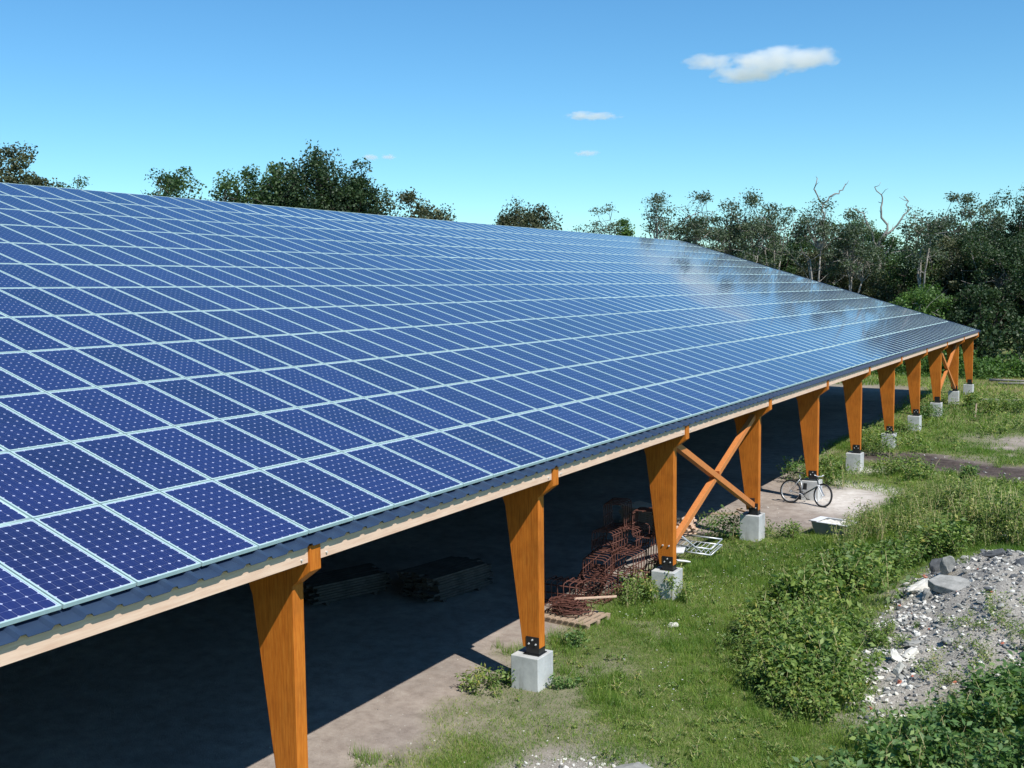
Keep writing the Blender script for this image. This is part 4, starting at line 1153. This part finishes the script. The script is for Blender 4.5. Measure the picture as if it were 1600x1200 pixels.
# ------------------------------------------------------------------ trees
def tree_data(seed, H, Rw, nclump, nleaf, leaf, trunk_r, crown0=.35, flat=.75, clump_r=.9, dead=0, lean=0.0, forks=3, cone=0, twig=.035):
    """crown built of leaf clumps at the ends of curved limbs; returns wood MB and leaf arrays"""
    gg = np.random.default_rng(seed); W = MB()
    cz = H * (crown0 + 1) / 2; rz = H * (1 - crown0) / 2
    fork_z = H * crown0 * gg.uniform(.55, .95)
    lx, ly = gg.normal(0, lean, 2)
    top = np.array([lx, ly, fork_z])
    W.tube([(0, 0, -.3), (lx * .4, ly * .4, fork_z * .5), tuple(top)], [trunk_r * 1.25, trunk_r, trunk_r * .8], 7)
    heads = []
    for k in range(forks):
        a = 6.28 * k / forks + gg.uniform(-.5, .5); q = gg.uniform(.2, .45) * Rw
        e = top + np.array([math.cos(a) * q, math.sin(a) * q, (H - fork_z) * gg.uniform(.35, .6)])
        m1 = (top + e) / 2 + gg.normal(0, Rw * .09, 3) * (1, 1, .4)
        W.tube([tuple(top - (0, 0, .1)), tuple(m1), tuple(e)], [trunk_r * .62, trunk_r * .5, trunk_r * .36], 6)
        heads += [m1, e]
    cl = []
    for i in range(nclump):
        v = gg.normal(size=3); v /= np.linalg.norm(v); rad = gg.uniform(.45, 1.0) ** .6
        if v[2] < -.55: v[2] *= -.5
        c = np.array([v[0] * Rw * rad, v[1] * Rw * rad, cz + v[2] * rz * rad * .93])
        if cone: f = 1 - .75 * (c[2] - H * crown0) / (H * (1 - crown0)); c[0] *= f; c[1] *= f
        c[:2] += (lx, ly)
        cl.append(c)
        hd = min(heads, key=lambda h_: np.linalg.norm(h_ - c) + (3 if h_[2] > c[2] else 0))
        mid = (hd + c) / 2 + gg.normal(0, .22, 3) * np.linalg.norm(hd - c) * .5
        q1 = hd * .7 + mid * .3 + gg.normal(0, .08, 3)
        W.tube([tuple(hd), tuple(q1), tuple(mid), tuple(c)], [trunk_r * .30, trunk_r * .22, trunk_r * .16, twig * .4], 4, caps=False)
        for _ in range(2 if not dead else 5):
            s_ = mid * .5 + c * .5 if gg.random() < .5 else mid
            e = s_ + gg.normal(0, 1, 3) * clump_r * (.6 if not dead else .9) + (0, 0, .25)
            W.tube([tuple(s_), tuple((s_ + e) / 2 + gg.normal(0, .08, 3)), tuple(e)], [twig, twig * .7, twig * .35], 3, caps=False)
    if nleaf == 0: return W, None, None
    ci = gg.integers(0, nclump, nleaf)
    cs = gg.uniform(.55, 1.25, nclump); C = np.array(cl)[ci]
    dv = rand_dirs(nleaf, gg) * (gg.random(nleaf) ** .45 * clump_r * .88 * cs[ci])[:, None] * (1, 1, flat)
    dv += gg.normal(0, .07, (nleaf, 3))
    P = C + dv
    D = rand_dirs(nleaf, gg, .1, .7); w = np.cross(D, rand_dirs(nleaf, gg, .8, .8)); w /= np.linalg.norm(w, axis=1)[:, None] + 1e-9
    up = np.cross(w, D)
    L = leaf * gg.uniform(.6, 1.4, nleaf)
    ct = gg.uniform(.15, .75, nclump)
    T = np.clip(ct[ci] + gg.normal(0, .16, nleaf), 0, 1)
    return W, quads_from(P, D, w, up, L, L * .7), T


def tree(x, y, label, cat='tree', group=None, leafmat='tree_mid', bark='bark_dark', name='tree', **kw):
    W, V, T = tree_data(**kw)
    t = empty(name, (x, y, -0.02)); tag(t, label, cat, group)
    W.build('trunk', M[bark], t, smooth=True)
    if V is not None: link(bpy.data.objects.new('crown', fast_mesh('crown', V, 4, [M[leafmat]], T)), t)
    return t

FULL = dict(nclump=150, nleaf=24000, leaf=.19, trunk_r=.22, crown0=.30, clump_r=1.05)
DENSE = dict(nclump=80, nleaf=17000, leaf=.17, trunk_r=.22, crown0=.15, clump_r=.92)
SPARSE = dict(nclump=26, nleaf=3000, leaf=.16, trunk_r=.15, crown0=.40, flat=.62, clump_r=1.05, forks=3, lean=.6)
def T_(x, y, H, Rw, base, seed, label, leafmat, bark='bark_dark', name='tree', **ov):
    kw = dict(base); kw.update(ov)
    if 'nleaf' in ov: kw['nleaf'] = int(ov['nleaf'] * (2.6 if base is DENSE else 1.0 if base is FULL else 1.6))
    kw.update(H=H, Rw=Rw, seed=seed)
    tree(x, y, label, leafmat=leafmat, bark=bark, name=name, **kw)

# behind the ridge, left to right
T_(-60.5, 42.2, 17.6, 3.0, FULL, 1, 'broad tree crown cut by the left edge of the photo', 'tree_brown', nclump=94, nleaf=16000)
T_(-58.0, 43.4, 15.5, 1.6, FULL, 2, 'low crown right beside the leftmost tree', 'tree_brown', nclump=52, nleaf=9000)
T_(-55.3, 44.9, 15.5, 2.1, SPARSE, 3, 'thin feathery treetop second from the left above the ridge', 'tree_mid')
T_(-50.4, 47.7, 15.6, 3.0, FULL, 4, 'low flat treetop between the feathery one and the big dark tree', 'tree_mid', nclump=88, nleaf=15000)
T_(-46.0, 50.2, 15.4, 2.6, FULL, 5, 'low left shoulder of the big dark group above the ridge', 'tree_mid', nclump=88, nleaf=15000)
T_(-44.1, 51.5, 15.9, 1.4, FULL, 6, 'slim treetop just left of the big dark tree', 'tree_mid', nclump=70, nleaf=12000)
T_(-41.8, 52.8, 16.4, 3.4, FULL, 7, 'tallest big dark tree rising above the middle of the ridge', 'tree_dark', nclump=176, nleaf=30000, flat=1.2)
T_(-39.2, 54.4, 15.6, 2.4, FULL, 8, 'right shoulder tree beside the tallest dark tree', 'tree_dark', nclump=94, nleaf=16000)
T_(-35.5, 56.2, 14.0, 2.4, FULL, 9, 'small low treetop right of the big dark group', 'tree_brown', nclump=70, nleaf=12000)
T_(-37.3, 75.0, 14.1, 3.5, FULL, 10, 'rounded dome shaped dark tree alone above the ridge', 'tree_brown', nclump=141, nleaf=24000, flat=.9)
T_(-32.2, 78.0, 14.8, 1.8, SPARSE, 11, 'small airy tree with separate leaf tufts right of the dome tree', 'tree_grey', 'bark_dark', nclump=17, nleaf=1200)
T_(-33.9, 76.9, 12.9, 1.0, SPARSE, 12, 'nearly bare spindly tree between dome tree and airy tree', 'tree_grey', 'bark_pale', nclump=10, nleaf=200)
T_(-30.0, 79.1, 12.6, 1.1, DENSE, 13, 'small bright conical tree near the end of the ridge', 'tree_bright', nclump=30, nleaf=2600, cone=1)
# above and beyond the gable end
S = [(-26.7, 81.3, 14.5, 1.4, 14, 'slender tree at the left end of the sparse row', 18, 1300),
     (-24.6, 82.6, 14.4, 2.0, 15, 'left one of the paired pale trunked trees behind the gable', 30, 2600),
     (-22.8, 83.4, 13.6, 1.9, 16, 'right one of the paired pale trunked trees behind the gable', 28, 2400),
     (-20.7, 84.6, 14.0, 2.0, 17, 'sparse crooked tree in the middle of the row behind the gable', 24, 1900),
     (-18.5, 85.9, 14.4, 1.8, 18, 'sparse tree with high tufts in the middle of the row', 22, 1800),
     (-16.6, 87.2, 14.0, 2.0, 19, 'sparse tree with a twisting dark stem left of the bare crown', 24, 1900),
     (-13.8, 88.2, 12.6, 2.0, 20, 'rounded airy tree right of the bare topped tree', 34, 3000),
     (-8.6, 91.6, 13.8, 1.7, 21, 'airy tree between the dead tree and the dense wood', 24, 1800)]
for (x, y, H, Rw, sd, lb, nc, nl) in S: T_(8.19 + .93 * (x - 8.19), -6.12 + .93 * (y + 6.12), 6.66 + .95 * (H - 6.66) + .3, Rw, SPARSE, sd, lb, 'tree_grey', 'bark_pale', nclump=int(nc * 1.25), nleaf=int(nl * 1.25))

def dead_tree(x, y, limbs, label, r0=.16):
    mb = MB(); rr = random.Random(int(x * 10))
    for (pts, ra, rb) in limbs:
        P = []
        for i in range(len(pts) - 1):
            a, b = Vector(pts[i]), Vector(pts[i + 1])
            for k in range(3):
                P.append(a.lerp(b, k / 3) + Vector((rr.gauss(0, .10), rr.gauss(0, .10), rr.gauss(0, .06))) * (0 if i == 0 and k == 0 else 1))
        P.append(Vector(pts[-1]))
        n_ = len(P); mb.tube(P, [ra + (rb - ra) * i / (n_ - 1) for i in range(n_)], 6)
        for i in range(2, n_, 2):
            e = P[i] + Vector((rr.gauss(0, .4), rr.gauss(0, .4), rr.uniform(.1, .55)))
            mb.tube([P[i], (P[i] + e) / 2 + Vector((rr.gauss(0, .07), 0, rr.gauss(0, .07))), e], [rb * .9, rb * .6, rb * .3], 4)
    t = empty('dead_tree', (x, y, 0)); tag(t, label, 'tree'); mb.build('trunk', M['bark_pale'], t, smooth=True)
    return t
# right axis of the picture is about (0.86,0.5)
def q(u, z): return (u * .865, u * .50, z)
dead_tree(-11.2, 90.2, [([q(.1, 0), q(0, 6), q(-.1, 9.6)], .17, .13), ([q(-.1, 9.6), q(-.9, 11.2), q(-1.4, 12.6), q(-2.3, 13.0)], .11, .04),
    ([q(-.1, 9.6), q(.5, 11.2), q(.2, 12.6), q(.35, 13.9), q(-.5, 14.8)], .12, .035), ([q(.3, 10.2), q(1.4, 11.6), q(2.3, 12.8), q(2.0, 14.0)], .10, .04), ([q(-.1, 8.2), q(1.2, 10.4)], .08, .03)],
    'dead grey tree with three bare twisting limbs against the sky')
dead_tree(-15.3, 88.0, [([q(.3, 0), q(.2, 5), q(0, 9.5)], .16, .10), ([q(0, 9.5), q(-.1, 12), q(-.3, 13.4), q(-.9, 14.6), q(-.7, 15.6)], .10, .035), ([q(-.3, 13.4), q(.8, 14.2), q(1.6, 14.6), q(1.7, 15.1)], .07, .035), ([q(0, 9), q(-1.4, 11.0)], .08, .03), ([q(0, 9.2), q(1.3, 11.2)], .07, .03)],
    'pale tree whose tall bare top forks above the row')
# dense trees at the right and the understorey
D_ = [(-4.9, 93.9, 15.0, 4.0, 30, 'big spreading grey green tree near the right edge', 'tree_grey', 90, 8500),
      (-0.6, 96.2, 15.2, 3.9, 31, 'tall dark tree cut by the right edge of the photo', 'tree_dark', 95, 9500),
      (3.2, 97.0, 15.6, 4.0, 32, 'dark tree just beyond the right edge', 'tree_dark', 80, 7000),
      (-1.9, 87.5, 11.8, 3.4, 33, 'dark dense tree in front of the tall right hand trees', 'tree_dark', 85, 8500),
      (1.9, 84.5, 9.0, 3.2, 34, 'low dark tree at the right edge behind the logs', 'tree_dark', 80, 8000),
      (-5.2, 88.5, 10.6, 3.2, 35, 'brownish dense tree left of the low dark tree', 'tree_brown', 80, 8000),
      (-8.3, 88.5, 10.2, 3.0, 36, 'mixed green dense tree below the airy one', 'tree_mid', 80, 8000),
      (-11.6, 91.5, 11.4, 3.0, 37, 'green dense tree at the foot of the dead tree', 'tree_mid', 70, 6500),
      (-11.0, 86.0, 8.2, 2.8, 38, 'brownish undergrowth tree in front of the dead tree', 'tree_brown', 66, 6000),
      (-14.5, 86.5, 10.6, 3.0, 39, 'brown green tree below the bare topped tree', 'tree_brown', 66, 6200),
      (-17.8, 88.5, 12.6, 3.2, 40, 'dense mid green tree behind the middle of the row', 'tree_mid', 66, 6200),
      (-21.4, 87.5, 12.7, 3.2, 41, 'dense green tree behind the paired pale trees', 'tree_mid', 66, 6200),
      (-25.0, 86.0, 12.4, 3.2, 42, 'dense brownish tree behind the slender one', 'tree_brown', 66, 6200),
      (-28.0, 84.5, 12.5, 2.3, 43, 'small dense tree just past the conical one', 'tree_grey', 44, 3600),
      (-13.2, 92.5, 12.6, 3.0, 44, 'dense tree filling between bare topped and dead trees', 'tree_mid', 60, 5600),
      (-6.0, 82.0, 6.4, 2.6, 45, 'low bright green tree behind the far corner of the roof', 'tree_bright', 54, 5000),
      (-2.2, 81.5, 6.8, 2.5, 46, 'low dark green tree beside the far end column', 'tree_dark', 56, 5200),
      (4.8, 86.5, 11.0, 3.4, 47, 'dark tree at the far right beyond the frame edge', 'tree_dark', 70, 6000)]
for (x, y, H, Rw, sd, lb, lm, nc, nl) in D_: T_(x, y, H, Rw, DENSE, sd, lb, lm, 'bark_pale' if sd % 2 else 'bark_dark', nclump=nc, nleaf=nl, crown0=.08, clump_r=1.1)

# undergrowth at the wood's foot and the far wood behind
def wood_mass(name, spots, mat, label, leaf=.24, seed=0, kind='stuff'):
    gg = np.random.default_rng(seed); Vs, Ts = [], []
    for (x, y, z, r, h, n) in spots:
        v = rand_dirs(n, gg); rad = gg.uniform(.4, 1, n) ** .5
        lump = 1 + .25 * np.sin(v[:, 0] * 5 + x) * np.cos(v[:, 2] * 6 + y)
        P = v * (rad * lump)[:, None] * (r, r, h) + (x, y, z); P[:, 2] = np.maximum(P[:, 2], .05)
        D = rand_dirs(n, gg, .1); w = np.cross(D, rand_dirs(n, gg, .8)); w /= np.linalg.norm(w, axis=1)[:, None]
        L = leaf * gg.uniform(.6, 1.4, n); Vs.append(quads_from(P, D, w, np.cross(w, D), L, L * .7)); Ts.append(np.clip(gg.normal(.45, .2, n) + gg.normal(0, .12), 0, 1))
    o = link(bpy.data.objects.new(name, fast_mesh(name, np.concatenate(Vs), 4, [M[mat]], np.concatenate(Ts)))); tag(o, label, 'undergrowth', kind=kind)
gg = np.random.default_rng(5)
wood_mass('undergrowth', [(x, 74.5 + gg.uniform(-1, 3.2) + max(0, -x) * .1, .5, gg.uniform(1.0, 1.9), gg.uniform(.9, 2.0), 900) for x in np.arange(-10, 14, 1.25)], 'tree_bright', 'bright low scrub along the foot of the wood behind the last column', .20, 1)
wood_mass('undergrowth', [(x, 79.5 + gg.uniform(-1, 3) + max(0, -x) * .12, 1.6, gg.uniform(1.6, 2.4), gg.uniform(2.0, 3.4), 1500) for x in np.arange(-34, 16, 1.9)], 'tree_dark', 'dark scrub filling the wood edge behind the shed', .26, 2)
wood_mass('distant_wood', [(x, 112 + gg.uniform(-4, 6) + .0 * x, 5.2, 4.4, 7.2 + gg.uniform(-.8, .6) - (2.2 if x < -34 else 0), 3000) for x in np.arange(-46, 46, 4.2)], 'tree_mid', 'far off wood closing the view behind the tree row', .38, 3)


# ------------------------------------------------------------------ clouds (real volumes, far away)
def cloud(x, y, z, sx, sy, sz, dens, seed, label, parts):
    mat = bpy.data.materials.new('cloud_vapour'); mat.use_nodes = True
    n, l = mat.node_tree.nodes, mat.node_tree.links; n.clear()
    out = n.new('ShaderNodeOutputMaterial'); pv = n.new('ShaderNodeVolumePrincipled')
    pv.inputs['Color'].default_value = (1, 1, 1, 1); pv.inputs['Anisotropy'].default_value = 0.0
    tc = n.new('ShaderNodeTexCoord')
    nz = n.new('ShaderNodeTexNoise'); nz.inputs['Scale'].default_value = 2.1; nz.inputs['Detail'].default_value = 5; nz.inputs['Roughness'].default_value = .62
    mp = n.new('ShaderNodeMapping'); mp.inputs['Location'].default_value = (seed * 3.1, seed * 1.7, 0); mp.inputs['Scale'].default_value = (1.7, 1.0, .8)
    l.new(tc.outputs['Object'], mp.inputs[0]); l.new(mp.outputs[0], nz.inputs['Vector'])
    tot = None
    for (px, pz, rx, rz) in parts:
        mm = n.new('ShaderNodeMapping'); mm.inputs['Location'].default_value = (-px / rx, 0, -pz / rz); mm.inputs['Scale'].default_value = (1 / rx, 1 / .8, 1 / rz)
        ln = n.new('ShaderNodeVectorMath'); ln.operation = 'LENGTH'; l.new(tc.outputs['Object'], mm.inputs[0]); l.new(mm.outputs[0], ln.inputs[0])
        iv = n.new('ShaderNodeMath'); iv.operation = 'SUBTRACT'; iv.inputs[0].default_value = 1.0; l.new(ln.outputs['Value'], iv.inputs[1])
        if tot is None: tot = iv.outputs[0]
        else:
            mxx = n.new('ShaderNodeMath'); mxx.operation = 'MAXIMUM'; l.new(tot, mxx.inputs[0]); l.new(iv.outputs[0], mxx.inputs[1]); tot = mxx.outputs[0]
    a = n.new('ShaderNodeMath'); a.operation = 'MULTIPLY_ADD'; l.new(nz.outputs[0], a.inputs[0]); a.inputs[1].default_value = 2.6; a.inputs[2].default_value = -1.42
    s_ = n.new('ShaderNodeMath'); s_.operation = 'ADD'; l.new(tot, s_.inputs[0]); l.new(a.outputs[0], s_.inputs[1])
    mr = n.new('ShaderNodeMapRange'); mr.inputs['From Min'].default_value = .0; mr.inputs['From Max'].default_value = .55; mr.inputs['To Max'].default_value = dens; l.new(s_.outputs[0], mr.inputs[0])
    gt0 = n.new('ShaderNodeMath'); gt0.operation = 'GREATER_THAN'; gt0.inputs[1].default_value = 0; l.new(tot, gt0.inputs[0])
    ml = n.new('ShaderNodeMath'); ml.operation = 'MULTIPLY'; l.new(gt0.outputs[0], ml.inputs[0]); l.new(mr.outputs[0], ml.inputs[1])
    l.new(ml.outputs[0], pv.inputs['Density']); l.new(pv.outputs[0], out.inputs['Volume'])
    me = MB().box((-1, -1, -1), (1, 1, 1)).mesh('cloud', mat)
    o = link(bpy.data.objects.new('cloud', me)); o.location = (x, y, z); o.scale = (sx, sy, sz)
    o.rotation_euler = (0, 0, math.atan2(y + 6, x - 8) - math.pi / 2)
    tag(o, label, 'cloud')
cloud(-457, 1497, 308, 112, 60, 29, .04, 1, 'largest white cloud at the upper right of the sky', [(0.05, .15, .80, .62), (-.62, .35, .40, .30), (.5, .25, .48, .62), (-.15, -.35, .5, .35), (.2, .45, .3, .45)])
cloud(-789, 1650, 288, 55, 30, 12, .05, 2, 'thin white cloud left of and below the largest one', [(0, 0, .95, .6), (-.4, .2, .5, .6)])
cloud(-976, 2005, 276, 34, 20, 10, .05, 3, 'small faint cloud low in the middle of the sky', [(0, 0, .9, .7)])
cloud(-1342, 1792, 272, 38, 20, 9, .06, 4, 'pair of tiny pale puffs above the tallest dark tree', [(-.45, 0, .5, .8), (.5, .1, .45, .7)])
